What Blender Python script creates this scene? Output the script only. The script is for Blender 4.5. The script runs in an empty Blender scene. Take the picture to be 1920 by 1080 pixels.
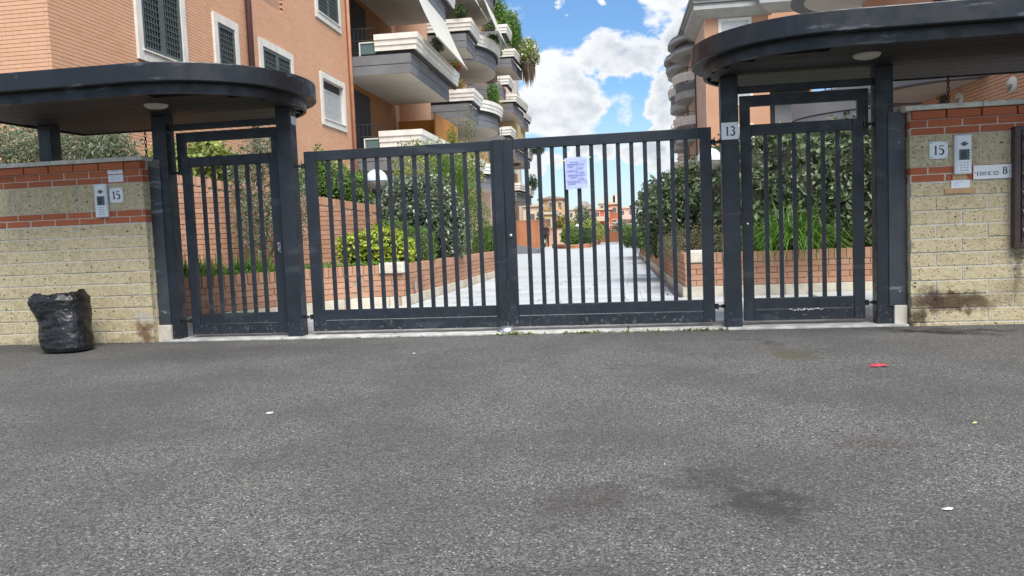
import bpy, bmesh, math, random
import numpy as np
from mathutils import Vector, Matrix, noise

random.seed(7)
RNG = np.random.default_rng(11)
S = bpy.context.scene
COL = S.collection
R = math.radians

# ------------------------------------------------------------------ camera
YAW, PITCH, ROLL = R(9.0), R(4.0), R(2.38)
fw = Vector((-math.sin(YAW) * math.cos(PITCH), math.cos(YAW) * math.cos(PITCH), -math.sin(PITCH)))
r0 = Vector((math.cos(YAW), math.sin(YAW), 0))
u0 = r0.cross(fw)
cr = math.cos(ROLL) * r0 - math.sin(ROLL) * u0
cu = math.sin(ROLL) * r0 + math.cos(ROLL) * u0
cam = bpy.data.cameras.new('camera')
camo = bpy.data.objects.new('camera', cam)
COL.objects.link(camo)
mw = Matrix(((cr.x, cu.x, -fw.x, 0), (cr.y, cu.y, -fw.y, -7.14), (cr.z, cu.z, -fw.z, 0.91), (0, 0, 0, 1)))
camo.matrix_world = mw
cam.sensor_width = 36
cam.lens = 36 * 1500 / 1920
cam.clip_start = 0.05
cam.clip_end = 4000
S.camera = camo

# ------------------------------------------------------------------ world
SUN_EL, SUN_AZ = R(56), R(148)         # azimuth from +Y towards +X
w = bpy.data.worlds.new('World')
S.world = w
w.use_nodes = True
nt = w.node_tree
nt.nodes.clear()
def wn(t, **k):
    n = nt.nodes.new(t)
    for a, b in k.items():
        setattr(n, a, b)
    return n
L_ = nt.links.new
out = wn('ShaderNodeOutputWorld')
sky = wn('ShaderNodeTexSky', sky_type='NISHITA', sun_disc=False)
sky.sun_elevation = SUN_EL
sky.sun_rotation = SUN_AZ
sky.air_density = 1.0
sky.dust_density = 0.6
sky.ozone_density = 2.0
tc = wn('ShaderNodeTexCoord')
bgs = wn('ShaderNodeBackground')
bgs.inputs['Strength'].default_value = 0.06
skt = wn('ShaderNodeMix', data_type='RGBA', blend_type='MULTIPLY'); skt.inputs['Factor'].default_value = 1
L_(sky.outputs[0], skt.inputs['A']); skt.inputs['B'].default_value = (.74, .98, 1.18, 1)
L_(skt.outputs['Result'], bgs.inputs[0])
nrm = wn('ShaderNodeVectorMath', operation='NORMALIZE')
L_(tc.outputs['Generated'], nrm.inputs[0])
def wmath(op, a, b=None, c=None, clamp=False):
    n = wn('ShaderNodeMath', operation=op, use_clamp=clamp)
    for i, v in enumerate((a, b, c)):
        if v is None: continue
        if hasattr(v, 'is_output'): L_(v, n.inputs[i])
        else: n.inputs[i].default_value = v
    return n.outputs[0]
def wnoise(vec, scale, detail, rough, off=(0, 0, 0)):
    m = wn('ShaderNodeVectorMath', operation='ADD')
    L_(vec, m.inputs[0]); m.inputs[1].default_value = off
    n = wn('ShaderNodeTexNoise')
    n.inputs['Scale'].default_value = scale
    n.inputs['Detail'].default_value = detail
    n.inputs['Roughness'].default_value = rough
    L_(m.outputs[0], n.inputs['Vector'])
    return n
# stretch the vertical so clouds lie flatter
stv = wn('ShaderNodeVectorMath', operation='MULTIPLY')
L_(nrm.outputs[0], stv.inputs[0]); stv.inputs[1].default_value = (1, 1, 1.45)
n1 = wnoise(stv.outputs[0], 7.5, 9, 0.58, (3.1, 0.4, 1.7)).outputs[0]
n0 = wnoise(stv.outputs[0], 2.3, 3, 0.5, (7.7, 2.2, 5.1)).outputs[0]
# warped direction for the placed cumulus banks
wv = wnoise(stv.outputs[0], 11, 6, 0.6, (1, 2, 3))
wsub = wn('ShaderNodeVectorMath', operation='SUBTRACT'); L_(wv.outputs['Color'], wsub.inputs[0]); wsub.inputs[1].default_value = (.5, .5, .5)
wsc = wn('ShaderNodeVectorMath', operation='SCALE'); L_(wsub.outputs[0], wsc.inputs[0]); wsc.inputs['Scale'].default_value = 0.075
wad = wn('ShaderNodeVectorMath', operation='ADD'); L_(nrm.outputs[0], wad.inputs[0]); L_(wsc.outputs[0], wad.inputs[1])
banks = [(-.100, .985, .185, .050), (-.085, .985, .165, .055), (-.065, .985, .160, .036), (-.105, .985, .150, .055), (-.080, .990, .135, .036),
         (-.045, .970, .205, .030), (-.030, .975, .215, .032), (-.012, .975, .205, .034), (.012, .975, .205, .034), (-.030, .980, .195, .020),
         (.030, .970, .250, .040), (.045, .975, .225, .035), (.020, .965, .27, .03),
         (.040, .990, .168, .028), (.028, .990, .150, .024), (.048, .990, .130, .030), (.04, .99, .112, .025),
         (-.060, .990, .098, .022), (-.090, .990, .090, .026), (-.030, .995, .090, .024), (.000, .995, .085, .024), (.03, .995, .085, .03),
         (-.12, .99, .08, .03), (-.075, .99, .123, .014),
         (-.075, .965, .268, .014), (-.035, .965, .268, .018)]
dens = None
for bx_, by_, bz_, br_ in banks:
    v = Vector((bx_, by_, bz_)).normalized()
    d = wn('ShaderNodeVectorMath', operation='DISTANCE')
    L_(wad.outputs[0], d.inputs[0]); d.inputs[1].default_value = v
    q = wmath('DIVIDE', d.outputs['Value'], br_ * .70)
    q = wmath('SUBTRACT', 1.55, q, clamp=True)
    dens = q if dens is None else wmath('MAXIMUM', dens, q)
# general broken cloud cover away from the banks (same sky all round)
sep = wn('ShaderNodeSeparateXYZ'); L_(nrm.outputs[0], sep.inputs[0])
gen = wmath('ADD', wmath('MULTIPLY', n0, 1.3), wmath('MULTIPLY', n1, 0.9))
gen = wmath('MULTIPLY', wmath('SUBTRACT', gen, 1.03), 5.0, clamp=True)
fdir = wn('ShaderNodeVectorMath', operation='DISTANCE'); L_(nrm.outputs[0], fdir.inputs[0]); fdir.inputs[1].default_value = Vector((-.03, .98, .17)).normalized()
awy = wmath('MULTIPLY', wmath('SUBTRACT', fdir.outputs['Value'], .20), 8.0, clamp=True)
gen = wmath('MULTIPLY', gen, awy)
n2 = wnoise(stv.outputs[0], 27, 8, 0.55, (2.2, 5.4, 0.7)).outputs[0]
edge = wmath('ADD', wmath('MULTIPLY', wmath('SUBTRACT', n1, 0.5), 2.2), wmath('MULTIPLY', wmath('SUBTRACT', n2, 0.5), 1.5))
dd = wmath('ADD', dens, edge)
mask = wn('ShaderNodeMapRange', interpolation_type='SMOOTHSTEP')
L_(dd, mask.inputs[0]); mask.inputs[1].default_value = .30; mask.inputs[2].default_value = .72
# pale veil towards the horizon
hz = wmath('MULTIPLY', wmath('SUBTRACT', .16, sep.outputs[2]), 4.2, clamp=True)
hz = wmath('MULTIPLY', hz, wmath('ADD', .25, wmath('MULTIPLY', n1, .9)), clamp=True)
mtot = wmath('MAXIMUM', wmath('MAXIMUM', mask.outputs[0], gen), hz)
# cloud brightness: bright rims, greyer thick middles
body = wnoise(stv.outputs[0], 13, 7, .6, (9, 4, 2)).outputs[0]
thick = wmath('MULTIPLY', wmath('SUBTRACT', dd, .62), 1.8, clamp=True)
gray = wmath('MULTIPLY', thick, wmath('MULTIPLY', wmath('SUBTRACT', body, .42), 5.0, clamp=True), clamp=True)
ramp = wn('ShaderNodeMix', data_type='RGBA')
L_(gray, ramp.inputs['Factor'])
ramp.inputs['A'].default_value = (.395, .405, .415, 1)
ramp.inputs['B'].default_value = (.225, .25, .285, 1)
bgc = wn('ShaderNodeBackground'); L_(ramp.outputs['Result'], bgc.inputs[0]); bgc.inputs['Strength'].default_value = 1.0
mx = wn('ShaderNodeMixShader'); L_(mtot, mx.inputs[0]); L_(bgs.outputs[0], mx.inputs[1]); L_(bgc.outputs[0], mx.inputs[2])
L_(mx.outputs[0], out.inputs[0])

sl = bpy.data.lights.new('sun', 'SUN')
sl.energy = 2.3
sl.angle = R(38)
sl.color = (1.0, .95, .88)
so = bpy.data.objects.new('sun', sl)
COL.objects.link(so)
sd = Vector((math.sin(SUN_AZ) * math.cos(SUN_EL), math.cos(SUN_AZ) * math.cos(SUN_EL), math.sin(SUN_EL)))
so.rotation_euler = sd.to_track_quat('Z', 'Y').to_euler()
so.location = (0, 0, 40)

S.view_settings.view_transform = 'Standard'
S.view_settings.look = 'None'
S.view_settings.gamma = 1
S.view_settings.use_curve_mapping = False
S.view_settings.exposure = 1.3
S.cycles.max_bounces = 6
S.cycles.diffuse_bounces = 4
S.cycles.transparent_max_bounces = 8

# ------------------------------------------------------------------ materials
class Mat:
    def __init__(s, name, base=(.5, .5, .5), rough=.6, metal=0, spec=.5):
        s.m = bpy.data.materials.new(name)
        s.m.use_nodes = True
        s.t = s.m.node_tree
        s.b = s.t.nodes['Principled BSDF']
        s.b.inputs['Base Color'].default_value = (*base, 1)
        s.b.inputs['Roughness'].default_value = rough
        s.b.inputs['Metallic'].default_value = metal
        s.b.inputs['Specular IOR Level'].default_value = spec
        s._pos = None
    def n(s, t, **k):
        x = s.t.nodes.new(t)
        for a, b in k.items(): setattr(x, a, b)
        return x
    def l(s, a, b): s.t.links.new(a, b)
    def pos(s):
        if s._pos is None: s._pos = s.n('ShaderNodeNewGeometry')
        return s._pos.outputs['Position']
    def objc(s): return s.n('ShaderNodeTexCoord').outputs['Object']
    def noise(s, scale, detail=3, rough=.55, vec=None, out=0, dist=0):
        x = s.n('ShaderNodeTexNoise')
        x.inputs['Scale'].default_value = scale; x.inputs['Detail'].default_value = detail
        x.inputs['Roughness'].default_value = rough; x.inputs['Distortion'].default_value = dist
        s.l(vec if vec is not None else s.pos(), x.inputs['Vector'])
        return x.outputs[out]
    def vor(s, scale, out='Color', vec=None, feature='F1'):
        x = s.n('ShaderNodeTexVoronoi', feature=feature)
        x.inputs['Scale'].default_value = scale
        s.l(vec if vec is not None else s.pos(), x.inputs['Vector'])
        return x.outputs[out]
    def math(s, op, a, b=None, c=None, clamp=False):
        x = s.n('ShaderNodeMath', operation=op, use_clamp=clamp)
        for i, v in enumerate((a, b, c)):
            if v is None: continue
            if hasattr(v, 'is_output'): s.l(v, x.inputs[i])
            else: x.inputs[i].default_value = v
        return x.outputs[0]
    def rng(s, v, a, b, lo=0., hi=1., smooth=True):
        x = s.n('ShaderNodeMapRange', interpolation_type='SMOOTHSTEP' if smooth else 'LINEAR')
        s.l(v, x.inputs[0])
        for i, q in zip((1, 2, 3, 4), (a, b, lo, hi)): x.inputs[i].default_value = q
        return x.outputs[0]
    def mix(s, f, a, b, mode='MIX'):
        x = s.n('ShaderNodeMix', data_type='RGBA', blend_type=mode)
        if hasattr(f, 'is_output'): s.l(f, x.inputs['Factor'])
        else: x.inputs['Factor'].default_value = f
        for k, v in (('A', a), ('B', b)):
            if hasattr(v, 'is_output'): s.l(v, x.inputs[k])
            else: x.inputs[k].default_value = (*v, 1) if len(v) == 3 else v
        return x.outputs['Result']
    def color(s, c): s.l(c, s.b.inputs['Base Color']); return s
    def roughness(s, r): s.l(r, s.b.inputs['Roughness']); return s
    def bump(s, h, strength=.3, dist=.01):
        x = s.n('ShaderNodeBump'); x.inputs['Strength'].default_value = strength; x.inputs['Distance'].default_value = dist
        s.l(h, x.inputs['Height']); s.l(x.outputs[0], s.b.inputs['Normal']); return s
    def tint(s):
        # per-piece random: object random plus per-face attribute
        o = s.n('ShaderNodeObjectInfo').outputs['Random']
        a = s.n('ShaderNodeAttribute'); a.attribute_name = 'tint'
        return s.math('FRACT', s.math('ADD', o, a.outputs['Fac']))
    def sepz(s):
        x = s.n('ShaderNodeSeparateXYZ'); s.l(s.pos(), x.inputs[0]); return x

MT = {}
def simple(name, base, rough=.6, metal=0, var=.12, scale=6, bump=0, bscale=40, spec=.5):
    m = Mat(name, base, rough, metal, spec)
    n = m.noise(scale, 4)
    c = m.mix(m.rng(n, .3, .7), tuple(x * (1 - var) for x in base), tuple(min(1, x * (1 + var)) for x in base))
    m.color(c)
    if bump: m.bump(m.noise(bscale, 4), bump, .004)
    MT[name] = m.m
    return m.m

# asphalt
m = Mat('asphalt', rough=.86, spec=.35)
sp = m.vor(140)
sx = m.n('ShaderNodeSeparateColor'); m.l(sp, sx.inputs[0])
sp2 = m.vor(280); sx2 = m.n('ShaderNodeSeparateColor'); m.l(sp2, sx2.inputs[0])
grain = m.rng(sx.outputs[0], 0, 1, .044, .185, False)
col = m.n('ShaderNodeCombineColor')
g2 = m.math('MULTIPLY', grain, m.rng(m.noise(260, 2), .3, .7, .6, 1.4))
for i, k in enumerate((1.0, .985, .955)): m.l(m.math('MULTIPLY', g2, k), col.inputs[i])
c = col.outputs[0]
c = m.mix(m.rng(sx.outputs[1], .935, .96), c, (.26, .255, .24))
c = m.mix(m.rng(sx2.outputs[1], .960, .975), c, (.36, .35, .33))
c = m.mix(m.rng(sx2.outputs[2], .82, .9, 0, .75), c, (.022, .022, .022))
chd = m.vor(75, 'Distance'); chc = m.n('ShaderNodeSeparateColor'); m.l(m.vor(75, 'Color'), chc.inputs[0])
c = m.mix(m.math('MULTIPLY', m.rng(chd, .34, .24), m.rng(chc.outputs[0], .90, .92)), c, (.46, .45, .42))
c = m.mix(m.math('MULTIPLY', m.rng(chd, .40, .26), m.rng(chc.outputs[1], .86, .90, 0, .8)), c, (.018, .018, .017))
big = m.noise(.9, 5, .6)
c = m.mix(m.rng(big, .34, .66, 0, .55), c, (.060, .060, .059), 'MIX')
med = m.noise(5, 4, .6)
c = m.mix(m.rng(med, .5, .75, 0, .25), c, (.115, .113, .107))
wp = m.n('ShaderNodeVectorMath', operation='ADD'); m.l(m.pos(), wp.inputs[0])
nz = m.noise(5, 4, .65, out='Color')
nzs = m.n('ShaderNodeVectorMath', operation='SUBTRACT'); m.l(nz, nzs.inputs[0]); nzs.inputs[1].default_value = (.5, .5, .5)
nz2 = m.n('ShaderNodeVectorMath', operation='SCALE'); m.l(nzs.outputs[0], nz2.inputs[0]); nz2.inputs['Scale'].default_value = .75
m.l(nz2.outputs[0], wp.inputs[1])
def stain(c, cx, cy, rx, ry, rot, colr, amt):  # soft ellipse of colour: real stains, plus shade painted in under the left canopy
    mp = m.n('ShaderNodeMapping', vector_type='TEXTURE')
    mp.inputs['Location'].default_value = (cx, cy, 0); mp.inputs['Rotation'].default_value = (0, 0, rot); mp.inputs['Scale'].default_value = (rx, ry, 1e3)
    m.l(wp.outputs[0], mp.inputs['Vector'])
    ln = m.n('ShaderNodeVectorMath', operation='LENGTH'); m.l(mp.outputs[0], ln.inputs[0])
    f = m.rng(ln.outputs['Value'], .25, 1.25, amt, 0)
    return m.mix(f, c, colr)
for a in ((.40, -4.52, .14, .24, .5, (.024, .022, .020), .62), (.22, -4.28, .15, .13, .3, (.035, .031, .026), .45), (-.2, -4.5, .2, .24, 0, (.045, .038, .03), .4),
          (.93, -3.78, .26, .17, .2, (.055, .045, .036), .35), (1.0, -1.45, .12, .42, .35, (.085, .072, .045), .7), (.93, -.9, .1, .3, .4, (.03, .029, .027), .55),
          (2.28, -.55, .42, .13, -.45, (.015, .014, .013), .95), (2.55, -.45, .35, .1, -.3, (.022, .021, .02), .8), (2.0, -.25, .2, .1, 0, (.03, .02, .016), .8),
          (-6.2, -.6, 1.2, .5, 0, (.035, .035, .034), .5), (-1.5, -4.45, .16, .035, .1, (.15, .14, .115), .5), (-.1, -5.4, .5, .4, 0, (.04, .04, .04), .4),  # first entry: canopy shade along the left wall, painted into the asphalt
          (-3.6, -.9, 1.4, .5, 0, (.04, .039, .038), .4)):  # broad dark ellipse: shade below the left canopy, painted in
    c = stain(c, *a)
m.color(c)
m.roughness(m.rng(sx.outputs[2], 0, 1, .72, .95, False))
hb = m.math('ADD', sx.outputs[0], m.math('MULTIPLY', m.noise(60, 3), 1.2))
m.bump(hb, .75, .006)
MT['asphalt'] = m.m

# dark painted steel
def paint(name, base, scuff=(.14, .16, .18), amt=.6, rough=.42):
    m = Mat(name, base, rough)
    n = m.noise(3.5, 6, .62)
    c = m.mix(m.rng(n, .35, .75), tuple(x * .85 for x in base), tuple(x * 1.3 for x in base))
    mp_ = m.n('ShaderNodeMapping'); mp_.inputs['Scale'].default_value = (.55, .8, 2.2); m.l(m.pos(), mp_.inputs['Vector'])
    sc = m.noise(2.6, 7, .62, vec=mp_.outputs[0], dist=.4)
    c = m.mix(m.math('MULTIPLY', m.rng(sc, .585, .65), amt), c, scuff)
    chip = m.noise(38, 3, .5)
    zz = m.sepz().outputs[2]
    low = m.math('MULTIPLY', m.rng(chip, .60, .70), m.rng(zz, .28, .0, 0, .55))
    c = m.mix(low, c, (.22, .22, .22))
    chip2 = m.noise(55, 2, .5)
    c = m.mix(m.rng(chip2, .78, .80, 0, .6), c, (.25, .25, .25))
    m.color(c)
    m.roughness(m.rng(m.noise(9, 5), .3, .7, rough - .08, rough + .16))
    m.bump(m.noise(150, 3), .06, .002)
    MT[name] = m.m
paint('gate_paint', (.0155, .0205, .029), scuff=(.08, .09, .10), amt=.3)
paint('canopy_paint', (.0105, .0135, .0185), scuff=(.10, .115, .13), amt=.75, rough=.38)
paint('panel_paint', (.048, .057, .066), scuff=(.24, .26, .27), amt=.7, rough=.4)
simple('soffit_board', (.0125, .0115, .0105), .6, scale=12)

# tuff blocks
m = Mat('tuff', rough=.92, spec=.2)
t = m.tint()
base = m.mix(t, (.58, .48, .30), (.47, .385, .235))
n = m.noise(26, 5, .65)
c = m.mix(m.rng(n, .35, .65), base, (.65, .56, .36))
c = m.mix(m.rng(m.noise(9, 3), .55, .8, 0, .4), c, (.52, .37, .20))
pit = m.vor(66, 'Distance'); pitr = m.n('ShaderNodeSeparateColor'); m.l(m.vor(66, 'Color'), pitr.inputs[0])
pm = m.math('MULTIPLY', m.rng(m.math('ADD', pit, m.math('MULTIPLY', m.noise(90, 3), .3)), .50, .34), m.rng(pitr.outputs[0], .62, .74))
big = m.vor(20, 'Distance'); bigr = m.n('ShaderNodeSeparateColor'); m.l(m.vor(20, 'Color'), bigr.inputs[0])
pb = m.math('MULTIPLY', m.rng(m.math('ADD', big, m.math('MULTIPLY', m.noise(60, 3), .25)), .34, .22), m.rng(bigr.outputs[0], .72, .78))
c = m.mix(m.math('MULTIPLY', pm, .92), c, (.085, .06, .04))
c = m.mix(m.math('MULTIPLY', pb, .85), c, (.10, .07, .045))
lt = m.vor(85, 'Distance'); ltr = m.n('ShaderNodeSeparateColor'); m.l(m.vor(85, 'Color'), ltr.inputs[0])
c = m.mix(m.math('MULTIPLY', m.rng(lt, .3, .2), m.rng(ltr.outputs[1], .88, .92)), c, (.72, .68, .55))
# wear with a shape of its own: damp dark staining low on the right-hand wall, rusty patch at the left wall's foot
wp = m.n('ShaderNodeVectorMath', operation='ADD'); m.l(m.pos(), wp.inputs[0])
nz = m.noise(7, 5, .65, out='Color')
nzs = m.n('ShaderNodeVectorMath', operation='SUBTRACT'); m.l(nz, nzs.inputs[0]); nzs.inputs[1].default_value = (.5, .5, .5)
nz2 = m.n('ShaderNodeVectorMath', operation='SCALE'); m.l(nzs.outputs[0], nz2.inputs[0]); nz2.inputs['Scale'].default_value = .30
m.l(nz2.outputs[0], wp.inputs[1])
def stain3(m, c, loc, sc, colr, amt, lo=.3, hi=1.15):
    mp = m.n('ShaderNodeMapping', vector_type='TEXTURE')
    mp.inputs['Location'].default_value = loc; mp.inputs['Scale'].default_value = sc
    m.l(wp.outputs[0], mp.inputs['Vector'])
    ln = m.n('ShaderNodeVectorMath', operation='LENGTH'); m.l(mp.outputs[0], ln.inputs[0])
    return m.mix(m.rng(ln.outputs['Value'], lo, hi, amt, 0), c, colr)
def wall_stains(m, c):
    c = stain3(m, c, (2.50, -.17, .20), (.36, 9, .10), (.085, .055, .03), .85)
    c = stain3(m, c, (2.35, -.17, .22), (.16, 9, .12), (.07, .04, .03), .8)
    c = stain3(m, c, (2.66, -.17, .17), (.22, 9, .08), (.10, .07, .035), .75)
    c = stain3(m, c, (2.26, -.17, .06), (.10, 9, .10), (.06, .04, .025), .85)
    c = stain3(m, c, (3.0, -.17, .42), (.05, 9, .28), (.16, .13, .09), .7)
    c = stain3(m, c, (3.0, -.17, .25), (.20, 9, .16), (.26, .21, .13), .5)
    c = stain3(m, c, (-4.66, -.21, .10), (.10, 9, .12), (.14, .07, .035), .85)
    c = stain3(m, c, (-4.66, -.21, .24), (.12, 9, .07), (.50, .46, .40), .7)
    c = stain3(m, c, (-5.6, -.21, .02), (1.3, 9, .05), (.20, .17, .12), .5)
    return c
c = wall_stains(m, c)
m.color(c)
m.bump(m.math('SUBTRACT', m.math('MULTIPLY', m.noise(40, 6, .7), 1.0), m.math('ADD', pm, m.math('MULTIPLY', pb, 2.0))), .8, .012)
MT['tuff'] = m.m

def brickmat(name, a, b, dark, rough=.85):
    m = Mat(name, rough=rough, spec=.25)
    t = m.tint()
    c = m.mix(t, a, b)
    t2 = m.math('FRACT', m.math('MULTIPLY', t, 7.31))
    c = m.mix(m.rng(t2, .72, 1.0, 0, .55), c, dark)
    n = m.noise(30, 4, .6)
    c = m.mix(m.rng(n, .4, .75, 0, .35), c, dark)
    c = m.mix(m.rng(m.noise(1.1, 4, .6), .5, .8, 0, .25), c, tuple(min(1, x * 1.25 + .03) for x in a))
    m.color(c); m.bump(m.noise(120, 4, .6), .25, .004)
    MT[name] = m.m
brickmat('red_brick', (.47, .145, .068), (.41, .118, .056), (.33, .10, .056))
brickmat('salmon_brick', (.68, .405, .265), (.66, .38, .24), (.61, .335, .205))
brickmat('planter_brick', (.49, .29, .20), (.44, .24, .155), (.34, .185, .12))
m = Mat('mortar', rough=.95)
c = m.mix(m.rng(m.noise(20, 4), .3, .7), (.51, .48, .42), (.63, .60, .53))
wp = m.n('ShaderNodeVectorMath', operation='ADD'); m.l(m.pos(), wp.inputs[0])
nzs = m.n('ShaderNodeVectorMath', operation='SUBTRACT'); m.l(m.noise(7, 5, .65, out='Color'), nzs.inputs[0]); nzs.inputs[1].default_value = (.5, .5, .5)
nz2 = m.n('ShaderNodeVectorMath', operation='SCALE'); m.l(nzs.outputs[0], nz2.inputs[0]); nz2.inputs['Scale'].default_value = .30
m.l(nz2.outputs[0], wp.inputs[1])
m.color(wall_stains(m, c)); MT['mortar'] = m.m
simple('red_mortar', (.58, .50, .42), .95, scale=20)
simple('facade_mortar', (.42, .25, .17), .95, scale=5)
simple('planter_mortar', (.36, .27, .20), .95, scale=9)
simple('coping', (.60, .58, .52), .8, var=.2, scale=11, bump=.25)
simple('travertine', (.76, .74, .68), .75, var=.09, scale=2.5, bump=.15)
simple('pale_stone', (.62, .57, .48), .8, var=.14, scale=6, bump=.2)
simple('curb_stone', (.56, .52, .43), .85, var=.14, scale=5, bump=.2)
m = Mat('paving', rough=.5, spec=.5)
t = m.tint()
c = m.mix(t, (.55, .585, .605), (.43, .465, .49))
c = m.mix(m.rng(m.noise(2.2, 5, .65), .48, .8, 0, .5), c, (.38, .41, .435))
c = m.mix(m.rng(m.noise(40, 3), .5, .8, 0, .3), c, (.62, .65, .66))
m.color(c); m.bump(m.noise(70, 4), .15, .003); MT['paving'] = m.m
simple('threshold_stone', (.43, .43, .41), .85, var=.25, scale=7, bump=.3)
simple('drain_grey', (.50, .52, .53), .7)
simple('soil', (.075, .055, .035), .95, var=.3, scale=14, bump=.6)
simple('ground_far', (.16, .15, .10), .95, var=.3, scale=.4)
simple('slab_grey', (.17, .178, .19), .75, var=.12, scale=1.2)
simple('slab_groove', (.035, .035, .038), .8)
simple('cream_soffit', (.66, .62, .54), .8, var=.05, scale=1)
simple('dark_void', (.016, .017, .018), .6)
simple('far_pane', (.15, .13, .115), .5)
simple('recess_wall', (.34, .155, .06), .85, var=.08, scale=2)
simple('yellow_wall', (.62, .50, .25), .85, var=.06, scale=2)
simple('white_render', (.66, .62, .55), .85, var=.06, scale=2)
simple('pale_pink_render', (.66, .44, .34), .85, var=.06, scale=2)
simple('surround', (.70, .68, .63), .75, var=.08, scale=3, bump=.1)
simple('shutter_grey', (.085, .108, .108), .55, var=.12, scale=4)
simple('roller_shutter', (.42, .44, .45), .5, var=.06, scale=3)
simple('grille', (.26, .29, .28), .5)
simple('pipe_brown', (.075, .032, .028), .5)
simple('pipe_salmon', (.46, .22, .13), .6)
simple('awning_cloth', (.60, .59, .53), .8, var=.04, scale=2)
simple('orange_awning', (.55, .23, .05), .8, var=.06, scale=2)
simple('rail_black', (.02, .02, .022), .4)
simple('eave_grey', (.40, .41, .40), .7, var=.1, scale=1.5)
simple('chain_rust', (.055, .032, .024), .7, metal=.4, var=.4, scale=60)
simple('white_plate', (.82, .84, .85), .3, var=.03, scale=8)
simple('ink', (.012, .013, .02), .5)
simple('steel', (.55, .57, .60), .32, metal=.85, var=.1, scale=20)
simple('casing_white', (.74, .77, .80), .35, var=.03)
simple('casing_dark', (.10, .105, .11), .4)
simple('casing_grey', (.22, .235, .25), .4)
simple('screen_grey', (.085, .095, .11), .25)
simple('screen_black', (.010, .011, .014), .15)
simple('paper', (.80, .83, .87), .6, var=.03)
simple('violet_paper', (.45, .50, .80), .45, var=.05, scale=14)
simple('faint_print', (.26, .32, .60), .6)
simple('blue_print', (.25, .40, .75), .6)
simple('grey_print', (.45, .48, .54), .6)
simple('tape', (.52, .31, .15), .35, var=.12, scale=20)
simple('tie_lime', (.75, .85, .25), .5)
simple('mailbox_brown', (.055, .032, .030), .42, var=.15)
simple('mailbox_flap', (.105, .085, .085), .38, var=.1)
simple('red_plastic', (.75, .03, .06), .4)
simple('litter_white', (.75, .74, .70), .7)
simple('litter_yellow', (.70, .65, .22), .7)
simple('skin', (.42, .25, .17), .6)
simple('jacket_dark', (.018, .016, .022), .8)
simple('trousers_dark', (.012, .012, .014), .85)
simple('hair_grey', (.20, .19, .18), .7)
simple('bag_green', (.30, .62, .45), .4, var=.15, scale=25)
simple('bark', (.13, .10, .075), .95, var=.3, scale=25, bump=.5)
simple('lamp_cap', (.66, .74, .84), .25, var=.03)
simple('thatch', (.17, .12, .08), .95, var=.3, scale=18)
m = Mat('lamp_glass', (.40, .40, .34), .12); m.b.inputs['Transmission Weight'].default_value = .45; MT['lamp_glass'] = m.m
m = Mat('ceiling_glass', (.48, .46, .38), .35); MT['ceiling_glass'] = m.m
m = Mat('window_glass', (.02, .025, .03), .06, spec=.6); MT['window_glass'] = m.m
m = Mat('canopy_screen', (.10, .16, .17), .2, spec=.6); MT['canopy_screen'] = m.m
# plastic sack
m = Mat('sack', (.007, .0075, .009), .30, spec=.6)
m.bump(m.noise(11, 4, .5, dist=1.6), .45, .03)
m.roughness(m.rng(m.noise(14, 4), .35, .7, .27, .50)); MT['sack'] = m.m

def leafmat(name, a, b, cdark, rough=.42, trans=.25, spec=.5):
    m = Mat(name, rough=rough, spec=spec)
    at = m.n('ShaderNodeAttribute'); at.attribute_name = 'tint'
    f = at.outputs['Fac']
    c = m.mix(m.rng(f, 0, .5), cdark, a)
    c = m.mix(m.rng(f, .5, 1), c, b)
    m.color(c)
    tr = m.n('ShaderNodeBsdfTranslucent'); m.l(c, tr.inputs[0])
    ms = m.n('ShaderNodeMixShader'); ms.inputs[0].default_value = trans
    m.l(m.b.outputs[0], ms.inputs[1]); m.l(tr.outputs[0], ms.inputs[2])
    m.l(ms.outputs[0], m.t.nodes['Material Output'].inputs[0])
    MT[name] = m.m
leafmat('leaf_hedge', (0.112, 0.158, 0.075), (0.300, 0.360, 0.195), (0.045, 0.068, 0.033), .33)
leafmat('leaf_variegated', (0.114, 0.162, 0.095), (0.570, 0.646, 0.456), (0.042, 0.065, 0.038), .36)
leafmat('leaf_lime', (0.374, 0.462, 0.050), (0.605, 0.638, 0.099), (0.176, 0.264, 0.028), .4)
leafmat('leaf_green', (0.123, 0.246, 0.043), (0.232, 0.392, 0.072), (0.051, 0.116, 0.023), .45)
leafmat('leaf_dark', (0.051, 0.102, 0.029), (0.109, 0.189, 0.051), (0.022, 0.049, 0.014), .45)
leafmat('leaf_olive', (0.217, 0.261, 0.160), (0.435, 0.478, 0.348), (0.094, 0.123, 0.065), .45)
leafmat('leaf_yellowgreen', (0.290, 0.362, 0.087), (0.493, 0.522, 0.174), (0.116, 0.160, 0.043), .45)
leafmat('leaf_lavender', (0.217, 0.217, 0.123), (0.362, 0.290, 0.189), (0.109, 0.123, 0.065), .6)
leafmat('leaf_rust', (0.290, 0.232, 0.072), (0.493, 0.377, 0.102), (0.131, 0.131, 0.043), .6)
leafmat('blade_green', (0.109, 0.232, 0.036), (0.217, 0.377, 0.072), (0.043, 0.109, 0.017), .42)
simple('shade_core', (.045, .050, .028), .95, var=.5, scale=30)  # dark tone for the lumps that stand in for shaded shrub interiors
leafmat('flower_white', (.65, .66, .62), (.8, .8, .76), (.4, .42, .36), .6)
leafmat('flower_red', (.35, .05, .03), (.50, .09, .04), (.15, .03, .02), .6)
leafmat('flower_violet', (.40, .32, .46), (.55, .45, .6), (.25, .2, .3), .6)

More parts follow.
